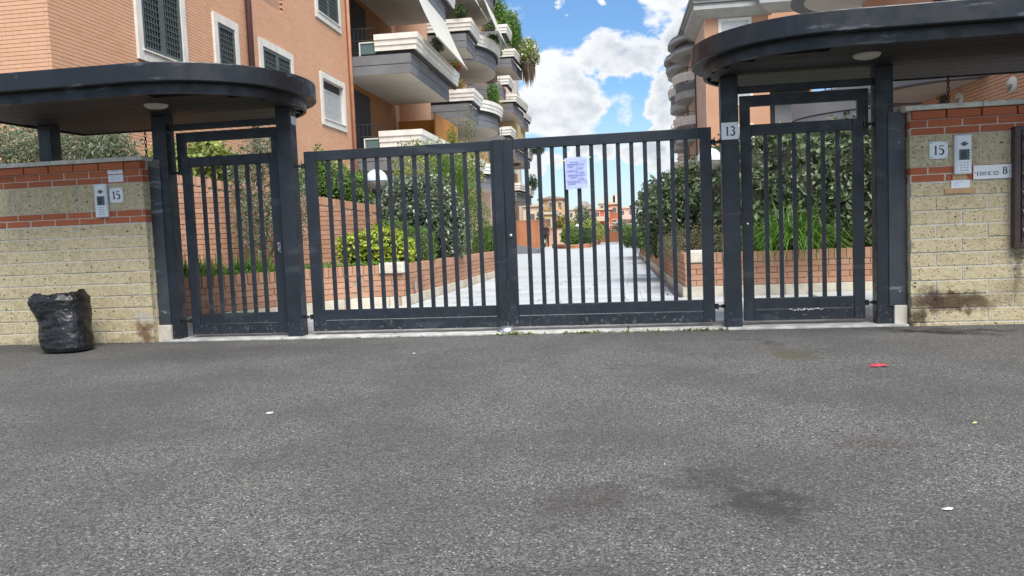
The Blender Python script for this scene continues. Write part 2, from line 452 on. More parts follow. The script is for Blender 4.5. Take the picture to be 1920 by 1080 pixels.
# ------------------------------------------------------------------ mesh helpers
class B:
    def __init__(s): s.v = []; s.f = []; s.mi = []; s.cur = 0
    def add(s, vs, fs):
        o = len(s.v); s.v += [tuple(p) for p in vs]
        s.f += [tuple(i + o for i in f) for f in fs]; s.mi += [s.cur] * len(fs); return s
    def box(s, x0, x1, y0, y1, z0, z1):
        return s.add([(x0, y0, z0), (x1, y0, z0), (x1, y1, z0), (x0, y1, z0), (x0, y0, z1), (x1, y0, z1), (x1, y1, z1), (x0, y1, z1)],
                     [(0, 3, 2, 1), (4, 5, 6, 7), (0, 1, 5, 4), (1, 2, 6, 5), (2, 3, 7, 6), (3, 0, 4, 7)])
    def prism(s, pts, z0, z1):
        n = len(pts)
        a = sum(pts[i][0] * pts[(i + 1) % n][1] - pts[(i + 1) % n][0] * pts[i][1] for i in range(n))
        if a < 0: pts = pts[::-1]
        vs = [(x, y, z0) for x, y in pts] + [(x, y, z1) for x, y in pts]
        fs = [tuple(range(n))[::-1], tuple(range(n, 2 * n))] + [(i, (i + 1) % n, n + (i + 1) % n, n + i) for i in range(n)]
        return s.add(vs, fs)
    def tube(s, path, r, n=8, cap=True):
        path = [Vector(p) for p in path]
        rr = r if isinstance(r, (list, tuple)) else [r] * len(path)
        vs = []; fs = []
        up = Vector((0, 0, 1))
        for i, p in enumerate(path):
            t = (path[min(i + 1, len(path) - 1)] - path[max(i - 1, 0)])
            t = t.normalized() if t.length > 1e-9 else Vector((0, 0, 1))
            a = t.cross(up if abs(t.z) < .95 else Vector((1, 0, 0))).normalized(); b = t.cross(a)
            for k in range(n):
                an = 2 * math.pi * k / n
                vs.append(p + (a * math.cos(an) + b * math.sin(an)) * rr[i])
        for i in range(len(path) - 1):
            for k in range(n):
                fs.append((i * n + k, i * n + (k + 1) % n, (i + 1) * n + (k + 1) % n, (i + 1) * n + k))
        if cap: fs += [tuple(range(n))[::-1], tuple(range((len(path) - 1) * n, len(path) * n))]
        return s.add(vs, fs)
    def lathe(s, prof, n=24, c=(0, 0, 0), a0=0, a1=2 * math.pi):
        full = abs(a1 - a0 - 2 * math.pi) < 1e-6
        m_ = n if full else n + 1
        vs = [(c[0] + r * math.cos(a0 + (a1 - a0) * k / n), c[1] + r * math.sin(a0 + (a1 - a0) * k / n), c[2] + z) for r, z in prof for k in range(m_)]
        fs = []
        for i in range(len(prof) - 1):
            for k in range(n):
                k2 = (k + 1) % m_
                fs.append((i * m_ + k, i * m_ + k2, (i + 1) * m_ + k2, (i + 1) * m_ + k))
        return s.add(vs, fs)
    def sweep(s, path, prof, cap=True, closed=True):
        n = len(path); k = len(prof); vs = []
        for i in range(n):
            p = Vector(path[i])
            t1 = (Vector(path[i]) - Vector(path[i - 1])).normalized() if i > 0 else None
            t2 = (Vector(path[i + 1]) - Vector(path[i])).normalized() if i < n - 1 else None
            n1 = Vector((t1.y, -t1.x)) if t1 else None; n2 = Vector((t2.y, -t2.x)) if t2 else None
            if n1 is None: nn = n2
            elif n2 is None: nn = n1
            else:
                nn = (n1 + n2); nn = nn / max(.3, nn.length_squared / 2) if nn.length > 1e-6 else n1
            for d, z in prof: vs.append((p.x + nn.x * d, p.y + nn.y * d, z))
        fs = []
        kk = k if closed else k - 1
        for i in range(n - 1):
            for j in range(kk):
                fs.append((i * k + j, (i + 1) * k + j, (i + 1) * k + (j + 1) % k, i * k + (j + 1) % k))
        if cap and closed: fs += [tuple(range(k)), tuple(range((n - 1) * k, n * k))[::-1]]
        return s.add(vs, fs)
    def build(s, name, mat, parent=None, smooth=False, bevel=0, tint=None, loc=None, fix=True):
        me = bpy.data.meshes.new(name)
        me.from_pydata(s.v, [], s.f)
        mats = mat if isinstance(mat, (list, tuple)) else [mat]
        for q in mats: me.materials.append(MT[q])
        if len(mats) > 1: me.polygons.foreach_set('material_index', s.mi)
        if smooth: me.polygons.foreach_set('use_smooth', [True] * len(me.polygons))
        if tint is not None:
            a = me.attributes.new('tint', 'FLOAT', 'FACE'); a.data.foreach_set('value', tint)
        if fix:
            bm = bmesh.new(); bm.from_mesh(me); bmesh.ops.recalc_face_normals(bm, faces=bm.faces); bm.to_mesh(me); bm.free()
        me.update()
        o = bpy.data.objects.new(name, me); COL.objects.link(o)
        if parent is not None: o.parent = parent
        if loc is not None: o.location = loc
        if bevel:
            b = o.modifiers.new('bevel', 'BEVEL'); b.width = bevel; b.segments = 2; b.limit_method = 'ANGLE'; b.angle_limit = R(40)
        return o

def off(path, d):
    n = len(path); res = []
    for i in range(n):
        t1 = (Vector(path[i]) - Vector(path[i - 1])).normalized() if i > 0 else None
        t2 = (Vector(path[i + 1]) - Vector(path[i])).normalized() if i < n - 1 else None
        n1 = Vector((t1.y, -t1.x)) if t1 else None; n2 = Vector((t2.y, -t2.x)) if t2 else None
        nn = n2 if n1 is None else n1 if n2 is None else (n1 + n2) / max(.3, (n1 + n2).length_squared / 2)
        res.append((path[i][0] + nn.x * d, path[i][1] + nn.y * d))
    return res

def thing(name, label, cat, loc=(0, 0, 0), rotz=0, group=None):
    o = bpy.data.objects.new(name, None); COL.objects.link(o)
    o.empty_display_size = .1
    o.location = loc; o.rotation_euler = (0, 0, rotz)
    o['label'] = label; o['category'] = cat
    if group: o['group'] = group
    return o
def tag(o, label, cat, group=None):
    o['label'] = label; o['category'] = cat
    if group: o['group'] = group
    return o
def struct(o): o['kind'] = 'structure'; return o
def stuff(o): o['kind'] = 'stuff'; return o

# pieces laid in courses along a plan polyline (outward = right-hand side of travel)
_box_cache = {}
def piece_mesh(name, mat, L, D, H, b=.0035):
    key = (name, mat, round(L, 3), round(D, 3), round(H, 3), b)
    if key not in _box_cache:
        vs = [(-L / 2, D, 0), (L / 2, D, 0), (L / 2, D, H), (-L / 2, D, H),
              (-L / 2, b, 0), (L / 2, b, 0), (L / 2, b, H), (-L / 2, b, H),
              (-L / 2 + b, 0, b), (L / 2 - b, 0, b), (L / 2 - b, 0, H - b), (-L / 2 + b, 0, H - b)]
        fs = [(8, 9, 10, 11), (4, 5, 9, 8), (5, 6, 10, 9), (6, 7, 11, 10), (7, 4, 8, 11), (0, 1, 5, 4), (1, 2, 6, 5), (2, 3, 7, 6), (3, 0, 4, 7), (0, 3, 2, 1)]
        me = bpy.data.meshes.new(name); me.from_pydata(vs, [], fs); me.materials.append(MT[mat]); me.update()
        _box_cache[key] = me
    return _box_cache[key]
def arc_len(path):
    s = [0]
    for i in range(1, len(path)): s.append(s[-1] + (Vector(path[i]) - Vector(path[i - 1])).length)
    return s
def at_s(path, S_, s):
    for i in range(1, len(path)):
        if s <= S_[i] + 1e-9 or i == len(path) - 1:
            a = Vector(path[i - 1]); b = Vector(path[i]); t = (s - S_[i - 1]) / max(1e-9, S_[i] - S_[i - 1])
            return a.lerp(b, t), (b - a).normalized()
def lay(parent, path, courses, L, gap, depth, name, mat, limit=300, skip=None, slope=None, proud=0, jit=.0025, order=None, shift=0.0, maxs=None, bev=.0035):
    S_ = arc_len(path); tot = S_[-1] if maxs is None else maxs
    items = []
    corners = {}
    for i in range(1, len(path) - 1):
        v1 = Vector(path[i]) - Vector(path[i - 1]); v2 = Vector(path[i + 1]) - Vector(path[i])
        cr_ = v1.x * v2.y - v1.y * v2.x
        if abs(v1.angle_signed(v2)) > R(60): corners[S_[i]] = (False, False) if cr_ < 0 else ((True, False) if v1.length < v2.length else (False, True))
    for ci, crs in enumerate(courses):
        z0, z1 = crs[0], crs[1]; LL = crs[2] if len(crs) > 2 else L
        s = -(LL / 2 if ci % 2 else 0) - shift
        while s < tot - .02:
            a = max(0, s + gap / 2); b = min(tot, s + LL - gap / 2); s += LL
            if b - a < .03: continue
            cuts_ = [a] + [c for c in corners if a + 1e-6 < c < b - 1e-6] + [b]
            for a2, b2 in zip(cuts_, cuts_[1:]):
                # at a square corner the shorter run butts against the back of the longer run's pieces
                for c, (lo_, hi_) in corners.items():
                    if abs(a2 - c) < gap and hi_: a2 = c + depth + .004
                    if abs(b2 - c) < gap and lo_: b2 = c - depth - .004
                if b2 - a2 < .02: continue
                mid = (a2 + b2) / 2
                if skip and skip(mid, (z0 + z1) / 2, a2, b2): continue
                p, t = at_s(path, S_, mid)
                zo = slope(mid, p) if slope else 0
                items.append((p, t, b2 - a2, z0 + zo, z1 + zo, mid))
    if order: items.sort(key=order)
    for p, t, ln, z0, z1, mid in items[:limit]:
        me = piece_mesh(name, mat, round(ln, 2) if ln < L * .97 else ln, depth, z1 - z0, bev)
        o = bpy.data.objects.new(name, me); COL.objects.link(o); o.parent = parent
        nrm_ = Vector((t.y, -t.x)); d = proud + random.uniform(-jit, jit)
        o.location = (p.x + nrm_.x * d, p.y + nrm_.y * d, z0)
        o.rotation_euler = (0, 0, math.atan2(t.y, t.x))
    rest = items[limit:]
    if rest:
        n = len(rest)
        V = np.zeros((n, 8, 3)); 
        for i, (p, t, ln, z0, z1, mid) in enumerate(rest):
            nn = np.array((t.y, -t.x)); tt = np.array((t.x, t.y)); pp = np.array((p.x, p.y)) + nn * (proud + random.uniform(-jit, jit))
            A = pp - tt * ln / 2; Bq = pp + tt * ln / 2
            V[i, 0, :2] = A; V[i, 1, :2] = Bq; V[i, 2, :2] = Bq - nn * depth; V[i, 3, :2] = A - nn * depth
            V[i, 4:, :2] = V[i, :4, :2]; V[i, :4, 2] = z0; V[i, 4:, 2] = z1
        F = np.array([(0, 1, 5, 4), (1, 2, 6, 5), (3, 0, 4, 7), (4, 5, 6, 7), (0, 3, 2, 1)])
        o = npmesh(name if False else {'brick': 'brickwork', 'paving_slab': 'paving_field'}.get(name, name + '_field'), V.reshape(-1, 3), (F[None] + (np.arange(n) * 8)[:, None, None]).reshape(-1, 4), mat, np.repeat(RNG.random(n), 5), parent)
        stuff(o)
def npmesh(name, V, F, mat, tint=None, parent=None, smooth=False):
    me = bpy.data.meshes.new(name)
    k = F.shape[1]; n = len(F)
    me.vertices.add(len(V)); me.vertices.foreach_set('co', np.asarray(V, np.float32).ravel())
    me.loops.add(n * k); me.loops.foreach_set('vertex_index', np.asarray(F, np.int32).ravel())
    me.polygons.add(n); me.polygons.foreach_set('loop_start', np.arange(0, n * k, k, dtype=np.int32))
    try: me.polygons.foreach_set('loop_total', np.full(n, k, np.int32))
    except Exception: pass
    me.polygons.foreach_set('use_smooth', np.full(n, bool(smooth)))
    me.materials.append(MT[mat])
    if tint is not None:
        a = me.attributes.new('tint', 'FLOAT', 'FACE'); a.data.foreach_set('value', np.asarray(tint, np.float32))
    me.update(calc_edges=True); me.validate()
    o = bpy.data.objects.new(name, me); COL.objects.link(o)
    if parent is not None: o.parent = parent
    return o

# foliage -----------------------------------------------------------
def leaf_mesh(name, P, N, size, mat, parent, aspect=.5, spread=.9, bend=.25, tintbias=None, droop=0.):
    n = len(P)
    N = N / np.maximum(1e-6, np.linalg.norm(N, axis=1))[:, None]
    rnd = RNG.normal(size=(n, 3))
    nn = N + rnd * spread; nn /= np.linalg.norm(nn, axis=1)[:, None]
    a = RNG.normal(size=(n, 3)); a[:, 2] -= droop
    a -= nn * np.sum(a * nn, 1)[:, None]; a /= np.linalg.norm(a, axis=1)[:, None]
    b = np.cross(nn, a)
    s = size * RNG.uniform(.65, 1.3, n)[:, None]; wd = s * aspect * .5
    V = np.stack([P, P + a * s * .5 + b * wd + nn * s * bend * .5, P + a * s, P + a * s * .5 - b * wd + nn * s * bend * .5], 1)
    F = np.array([(0, 1, 2), (0, 2, 3)])
    t = RNG.beta(1.6, 1.8, n)
    if tintbias is not None: t = np.clip(t * .7 + tintbias * .3, 0, 1)
    return npmesh(name, V.reshape(-1, 3), (F[None] + (np.arange(n) * 4)[:, None, None]).reshape(-1, 3), mat, np.repeat(t, 2), parent)
def ell_points(n, blobs, shell=.55, flatz=None):
    w_ = np.array([b[3] * b[4] + b[4] * b[5] + b[3] * b[5] for b in blobs]); w_ = w_ / w_.sum()
    idx = RNG.choice(len(blobs), n, p=w_)
    d = RNG.normal(size=(n, 3)); d /= np.linalg.norm(d, axis=1)[:, None]
    r = shell + (1.03 - shell) * RNG.random(n) ** .6
    # lumpy surface
    bb = np.array(blobs)[idx]
    lump = 1 + .10 * np.sin(d[:, 0] * 9 + idx * 3) * np.sin(d[:, 1] * 8 + 1) + .08 * np.sin(d[:, 2] * 11 + idx)
    P = bb[:, :3] + d * bb[:, 3:6] * (r * lump)[:, None]
    N = d / bb[:, 3:6]; N /= np.linalg.norm(N, axis=1)[:, None]; N[:, 2] += .35
    return P, N
def shrub(name, label, cat, base, blobs, n, size, mat, aspect=.5, spread=.8, shell=.5, stem=True, group=None, zmin=None, bend=.25, droop=0, stem_r=.03, extra=None, core=0):
    t = thing(name, label, cat, base, 0, group)
    P, N = ell_points(n, [(b[0] - base[0], b[1] - base[1], b[2] - base[2], *b[3:]) for b in blobs], shell)
    if zmin is not None:
        k = P[:, 2] > zmin - base[2]; P, N = P[k], N[k]
    leaf_mesh('foliage', P, N, size, mat, t, aspect, spread, bend, droop=droop)
    if stem:
        b = B()
        for q in blobs[:6]:
            tp = Vector((q[0] - base[0], q[1] - base[1], q[2] - base[2] + q[5] * .3))
            b.tube([(random.uniform(-.05, .05), random.uniform(-.05, .05), -.05), tp * .5 + Vector((random.uniform(-.06, .06), random.uniform(-.06, .06), 0)), tp], [stem_r, stem_r * .7, stem_r * .35], 6)
        b.build('stem', 'bark', t)
    if core:  # solid dark lumps added as the shaded inside of the shrub
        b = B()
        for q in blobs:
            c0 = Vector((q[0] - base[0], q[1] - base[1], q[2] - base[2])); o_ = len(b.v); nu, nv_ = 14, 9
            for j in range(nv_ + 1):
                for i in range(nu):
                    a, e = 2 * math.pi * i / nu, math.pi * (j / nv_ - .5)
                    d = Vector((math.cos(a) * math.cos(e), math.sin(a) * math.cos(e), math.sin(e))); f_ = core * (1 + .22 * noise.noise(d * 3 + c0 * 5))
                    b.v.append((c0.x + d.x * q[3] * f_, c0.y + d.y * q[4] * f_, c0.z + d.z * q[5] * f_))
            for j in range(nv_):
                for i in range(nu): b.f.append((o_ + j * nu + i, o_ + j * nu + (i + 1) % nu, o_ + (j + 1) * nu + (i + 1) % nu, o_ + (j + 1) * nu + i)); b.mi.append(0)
        b.build('shade_core', 'shade_core', t)
    if extra:
        en, es, em, ename = extra
        P, N = ell_points(en, [(b[0] - base[0], b[1] - base[1], b[2] - base[2], *b[3:]) for b in blobs], .96)
        leaf_mesh(ename, P, N, es, em, t, .9, .6)
    return t
def grass_tuft(name, label, cat, base, n, h, rad, mat, width=.014, lean=.8, group=None, spreadxy=(.12, .12)):
    t = thing(name, label, cat, base, 0, group)
    V = []; F = []; T = []
    ang = RNG.uniform(0, 2 * math.pi, n); ln = h * RNG.uniform(.6, 1.15, n); le = lean * RNG.uniform(.35, 1.45, n)
    for i in range(n):
        d = np.array((math.cos(ang[i]), math.sin(ang[i]), 0)); sd_ = np.array((-d[1], d[0], 0))
        p0 = np.array((RNG.normal() * spreadxy[0], RNG.normal() * spreadxy[1], 0)); o = len(V)
        for k, q in enumerate((0, .35, .7, 1.0)):
            z = ln[i] * (q - .80 * le[i] * q ** 2.3); r_ = rad * le[i] * q ** 1.45
            wv_ = width * (1 - q * .92) * .5
            c_ = p0 + d * r_ + np.array((0, 0, z))
            V += [c_ - sd_ * wv_, c_ + sd_ * wv_]
        F += [(o + 2 * k, o + 2 * k + 1, o + 2 * k + 3, o + 2 * k + 2) for k in range(3)]
        T += [RNG.beta(1.6, 1.8)] * 3
    npmesh('blades', np.array(V), np.array(F), mat, np.array(T), t)
    return t

# ================================================================== SETTING
WS = .006
def gz(y): return -WS * max(0.0, y - .4)
struct(B().box(-900, 900, -60, 1500, -1.60, -1.50).build('ground', 'ground_far'))
struct(B().box(-60, 60, -45, -.155, -.3, 0).build('road', 'asphalt'))
# threshold: pale kerb strip under the gates, cut in lengths
th = bpy.data.objects.new('threshold', None); COL.objects.link(th); struct(th)
xs = [-4.50, -3.30, -2.25, -1.18, -.1, .74, 2.20]
for a, b_ in zip(xs, xs[1:]):
    B().box(a + .003, b_ - .003, -.165, .42, -.2, .018).build('kerb_stone', 'threshold_stone', th, bevel=.008)
# walkway of long pale slabs
wk = bpy.data.objects.new('walkway', None); COL.objects.link(wk); struct(wk)
vb = []
def quadbox(b, x0, x1, y0, y1, t=.05):
    za, zb = gz(y0) - .004, gz(y1) - .004
    b.add([(x0, y0, za - t), (x1, y0, za - t), (x1, y1, zb - t), (x0, y1, zb - t), (x0, y0, za), (x1, y0, za), (x1, y1, zb), (x0, y1, zb)],
          [(0, 3, 2, 1), (4, 5, 6, 7), (0, 1, 5, 4), (1, 2, 6, 5), (2, 3, 7, 6), (3, 0, 4, 7)])
base = B()
for y0 in range(0, 84, 4): base.add([(-8.5, y0 + .4, gz(y0 + .4) - .020), (5, y0 + .4, gz(y0 + .4) - .020), (5, y0 + 4.4, gz(y0 + 4.4) - .020), (-8.5, y0 + 4.4, gz(y0 + 4.4) - .020)], [(0, 1, 2, 3)])
base.build('paving_bed', 'slab_grey', wk)
slabs = []
y = .425; row = 0; DY = .42
while y < 80:
    x0, x1 = (-5.6, 3.4) if y < 3.0 else (-3.06, .47 - (y - 3.4) * .0225)
    if y > 13.3: x0 = -7.0
    LX = 1.15
    x = x0 - (LX / 2 if row % 2 else 0)
    while x < x1:
        a, b2 = max(x, x0), min(x + LX, x1)
        if b2 - a > .05: slabs.append((a, b2, y, min(y + DY, 81)))
        x += LX
    y += DY; row += 1
cell = None
for i, (a, b2, ya, yb) in enumerate(slabs[:300]):
    g = .017
    L2, D2 = b2 - a - g, yb - ya - g
    key = ('slab', round(L2, 2), round(D2, 2))
    if key not in _box_cache:
        me = B().box(-L2 / 2, L2 / 2, 0, D2, -.05, 0); o = me.build('paving_slab', 'paving', wk); _box_cache[key] = o.data
    else:
        o = bpy.data.objects.new('paving_slab', _box_cache[key]); COL.objects.link(o); o.parent = wk
    o.location = ((a + b2) / 2, ya + g / 2, gz(ya) - .004 + random.uniform(-.0012, .0012)); o.rotation_euler = (-math.atan(WS), 0, 0)
rest = B()
for a, b2, ya, yb in slabs[300:]: quadbox(rest, a + .004, b2 - .004, ya + .012, yb - .012)
stuff(rest.build('paving_field', 'paving', wk, tint=np.repeat(RNG.random(len(slabs) - 300), 6), fix=False))
# drain channel: twin strips along the right of the walk
for dx in (-.62, -.40):
    b = B(); pts = []
    for q in range(0, 19):
        yy = 3.2 + q * 1.0; xx = .47 - (yy - 3.4) * .0225 + dx
        pts.append((xx, yy))
    for (xa, ya), (xb, yb) in zip(pts, pts[1:]):
        b.add([(xa - .02, ya, gz(ya) + .003), (xa + .02, ya, gz(ya) + .003), (xb + .02, yb, gz(yb) + .003), (xb - .02, yb, gz(yb) + .003)], [(0, 1, 2, 3)])
    b.build('drain_strip', 'drain_grey', wk)
# garden soil beds
struct(B().prism([(-30, 2.6), (-6.2, 1.1), (-5.12, 1.32), (-4.88, 1.65), (-4.55, 2.12), (-4.34, 2.62), (-3.95, 3.18), (-3.55, 3.36), (-3.27, 3.40), (-3.27, 8), (-3.28, 13.05), (-30, 13.05)], -1.2, .47).build('garden_soil', 'soil'))
struct(B().prism([(.76, 3.56), (4.6, 3.56), (4.6, 22), (.26, 22)], -1.2, .44).build('bed_soil', 'soil'))
struct(B().box(-30, -5.9, .3, 6, -1.2, .02).build('yard', 'slab_grey'))
struct(B().box(2.1, 14, .1, 3.35, -1.2, .0).build('side_yard', 'paving'))
struct(B().box(4.61, 14, 3.36, 30, -1.2, .0).build('side_yard', 'paving'))  # pale paving added here to bounce light up onto the near wing's soffit

# ================================================================== TUFF WALLS
def tuff_wall(label, x0, x1, yf, thick, dz, seed, endside):
    random.seed(seed)
    t = thing('boundary_wall', label, 'wall', ((x0 + x1) / 2, yf, 0))
    ox = -(x0 + x1) / 2
    def P(x): return x + ox
    a, b_ = P(x0), P(x1)
    core = B().box(a + .005, b_ - .005, .0055, thick, -.1, 1.175 + dz).box(a + .005, b_ - .005, .0055, thick, 1.30 + dz, 1.545 + dz)
    core.build('mortar_core', 'mortar', t)
    B().box(a + .0045, b_ - .0045, .005, thick - .003, 1.175 + dz, 1.30 + dz).box(a + .0045, b_ - .0045, .005, thick - .003, 1.545 + dz, 1.745 + dz).build('brick_bedding', 'red_mortar', t)
    zt = [1.168 - .114 * k + dz for k in range(11)]
    rows = [(zt[k + 1] + .0055, zt[k] - .0055) for k in range(10)] + [(-.02, zt[10] - .005)]
    # the run goes round the visible end so that its return face shows its courses as well
    if endside == 'L': path = [(a, thick), (a, 0), (b_, 0)]
    else: path = [(a, 0), (b_, 0), (b_, thick)]
    sh = .39 - (thick % .39) if endside == 'L' else 0
    lay(t, path, rows, .39, .011, .06, 'tuff_block', 'tuff', shift=sh, jit=.003)
    lay(t, path, [(1.301 + dz, 1.545 + dz)], .352, .012, .07, 'tuff_block', 'tuff', shift=.1, jit=.004)
    lay(t, path, [(1.176 + dz, 1.231 + dz), (1.239 + dz, 1.293 + dz)], .262, .009, .06, 'brick', 'red_brick', shift=sh)
    lay(t, path, [(1.553 + dz, 1.606 + dz), (1.614 + dz, 1.668 + dz)], .262, .009, .06, 'brick', 'red_brick', shift=sh)
    lay(t, path, [(1.676 + dz, 1.741 + dz)], .262, .009, .09, 'brick', 'red_brick', proud=.035, shift=sh)
    # coping stones
    x = a - (.05 if endside == 'L' else 0); e = b_ + (.05 if endside == 'R' else 0)
    cuts = [x]
    ln = .58 if endside == 'L' else .95
    if endside == 'L':
        q = x + ln
        while q < e - .3: cuts.append(q); q += .98
    else:
        q = e - ln; tmp = []
        while q > x + .3: tmp.append(q); q -= .98
        cuts += tmp[::-1]
    cuts.append(e)
    for u, v in zip(cuts, cuts[1:]):
        B().box(u + .002, v - .002, -.065, thick + .06, 1.747 + dz, 1.787 + dz).build('coping_stone', 'coping', t, bevel=.006)
    return t
tuff_wall('tuff block wall with red brick bands behind the black bin bag, left of the gates', -7.6, -4.555, -.21, .42, -.028, 3, 'R')
tuff_wall('tuff block wall with red brick bands and a dark damp stain, under the EDIFICIO B sign', 2.205, 4.4, -.17, .42, 0, 5, 'L')
random.seed(21)
tag(B().box(-4.560, -4.430, -.135, .1, -.05, .158).build('stone_plinth', 'pale_stone', bevel=.006), 'pale stone plinth block at the foot of the tuff wall beside the bin bag', 'plinth', 'stone plinths under the post panels')
tag(B().box(2.095, 2.197, -.12, .1, -.05, .172).build('stone_plinth', 'pale_stone', bevel=.006), 'pale stone plinth block with a dark run mark beside the damp stained wall', 'plinth', 'stone plinths under the post panels')

# ================================================================== CANOPIES
def arc_pts(cx, cy, r, a0, a1, n): return [(cx + r * math.cos(a0 + (a1 - a0) * i / n), cy + r * math.sin(a0 + (a1 - a0) * i / n)) for i in range(n + 1)]
def canopy(label, cx, cy, r, xend, side, zs, posts, panels, light, backpost=None):
    t = thing('entrance_canopy', label, 'canopy', (cx, cy, 0))
    def outline(rad, ext):
        if side > 0:   # round nose on the right, body runs left
            nose = arc_pts(0, 0, rad, -math.pi / 2, math.pi / 2, 40)
            return nose + [(xend - cx, rad), (xend - cx - ext, rad * .3), (xend - cx - ext, -rad)]
        nose = arc_pts(0, 0, rad, math.pi / 2, 3 * math.pi / 2, 40)
        return nose + [(xend - cx, -rad), (xend - cx, rad)]
    lo = outline(r, 0.05); up = outline(r + .095, .12)
    b = B().prism(up, zs + .085, zs + .235); b.build('roof', 'canopy_paint', t, bevel=.008)
    # lower tier: a ring fascia with a boarded soffit set 12 mm up inside it
    ring = B(); inner = outline(r - .03, 0.02); n = len(lo)
    vs = [(x, y, z) for z in (zs, zs + .084) for x, y in lo] + [(x, y, z) for z in (zs, zs + .084) for x, y in inner]
    fs = []
    for i in range(n):
        j = (i + 1) % n
        fs += [(i, j, n + j, n + i), (2 * n + j, 2 * n + i, 3 * n + i, 3 * n + j), (j, i, 2 * n + i, 2 * n + j)]
    ring.add(vs, fs); ring.build('fascia', 'canopy_paint', t)
    B().prism(outline(r - .031, .02), zs + .031, zs + .05).build('soffit_backing', 'soffit_board', t)
    # soffit boards
    k = 9; w_ = 2 * (r - .03) / k
    for i in range(k):
        ya, yb = -(r - .03) + i * w_ + .003, -(r - .03) + (i + 1) * w_ - .003
        ym = max(abs(ya), abs(yb)); ext = math.sqrt(max(0, (r - .032) ** 2 - ym * ym))
        if side > 0: xa, xb = xend - cx + (.0 if yb < r * .3 else .05), ext
        else: xa, xb = -ext, xend - cx - .02
        B().box(xa, xb, ya, yb, zs + .012, zs + .03).build('soffit_board', 'soffit_board', t)
    for (px0, px1, py0, py1, pz0) in posts:
        B().box(px0 - cx, px1 - cx, py0 - cy, py1 - cy, pz0, zs + .011).build('post', 'gate_paint', t, bevel=.006)
    for (px0, px1, py, pz0, pz1, dep) in panels:
        q = B().box(px0 - cx, px1 - cx, py - cy, py - cy + dep, pz0, pz1)
        q.build('cover_panel', 'panel_paint', t, bevel=.004)
        for zz in (pz0 + .12, pz1 - .25):
            B().lathe([(0, 0), (.010, 0), (.008, .005), (0, .006)], 10).build('bolt', 'casing_grey', t, loc=((px0 + px1) / 2 - cx + .015, py - cy - .001, zz)).rotation_euler = (R(90), 0, 0)
    lx, ly = light
    B().lathe([(0, -.030), (.06, -.028), (.088, -.018), (.10, .0), (.10, .012)], 28).build('ceiling_lamp', 'ceiling_glass', t, smooth=True, loc=(lx - cx, ly - cy, zs + .008))
    return t
cl = canopy('dark canopy with a rounded right end over the pedestrian gate nearest the bin bag', -3.95, -.20, .965, -5.85, 1, 2.13,
            [(-4.503, -4.358, -.10, .046, -.02), (-3.256, -3.116, -.10, .04, -.02), (-5.765, -5.625, -.02, .12, 1.72)],
            [(-4.560, -4.438, -.112, .155, 1.735, .05)], (-4.10, -.63))
crp = canopy('dark canopy with a rounded left end over the gate marked 13', 1.474, -.17, .885, 4.6, -1, 2.13,
            [(.731, .875, -.10, .04, -.02), (1.965, 2.105, -.10, .04, -.02)],
            [(2.058, 2.190, -.112, .165, 1.76, .05)], (1.765, -.61))
# cable tag plate at the top of the left post, seen on its right side
B().box(-3.115, -3.111, -.08, .03, 1.985, 2.06).build('metal_strap', 'steel', cl, loc=(3.95, .20, 0))
# cross beams and fixed transom frames over the pedestrian gates
def transom(t, ox, oy, x0, x1, z0):
    bm_ = B().box(x0 - ox, x1 - ox, -.06 - oy, .0 - oy, 2.0, 2.055); bm_.build('cross_beam', 'gate_paint', t, bevel=.003)
    f = B()
    f.box(x0 + .02 - ox, x1 - .02 - ox, .015 - oy, .055 - oy, 1.893, 1.985)
    f.box(x0 + .02 - ox, x0 + .105 - ox, .015 - oy, .055 - oy, z0, 1.892)
    f.box(x1 - .105 - ox, x1 - .02 - ox, .015 - oy, .055 - oy, z0, 1.892)
    f.build('transom_frame', 'gate_paint', t)
transom(cl, -3.95, -.20, -4.345, -3.262, 1.60)
transom(crp, 1.474, -.17, .880, 1.960, 1.60)

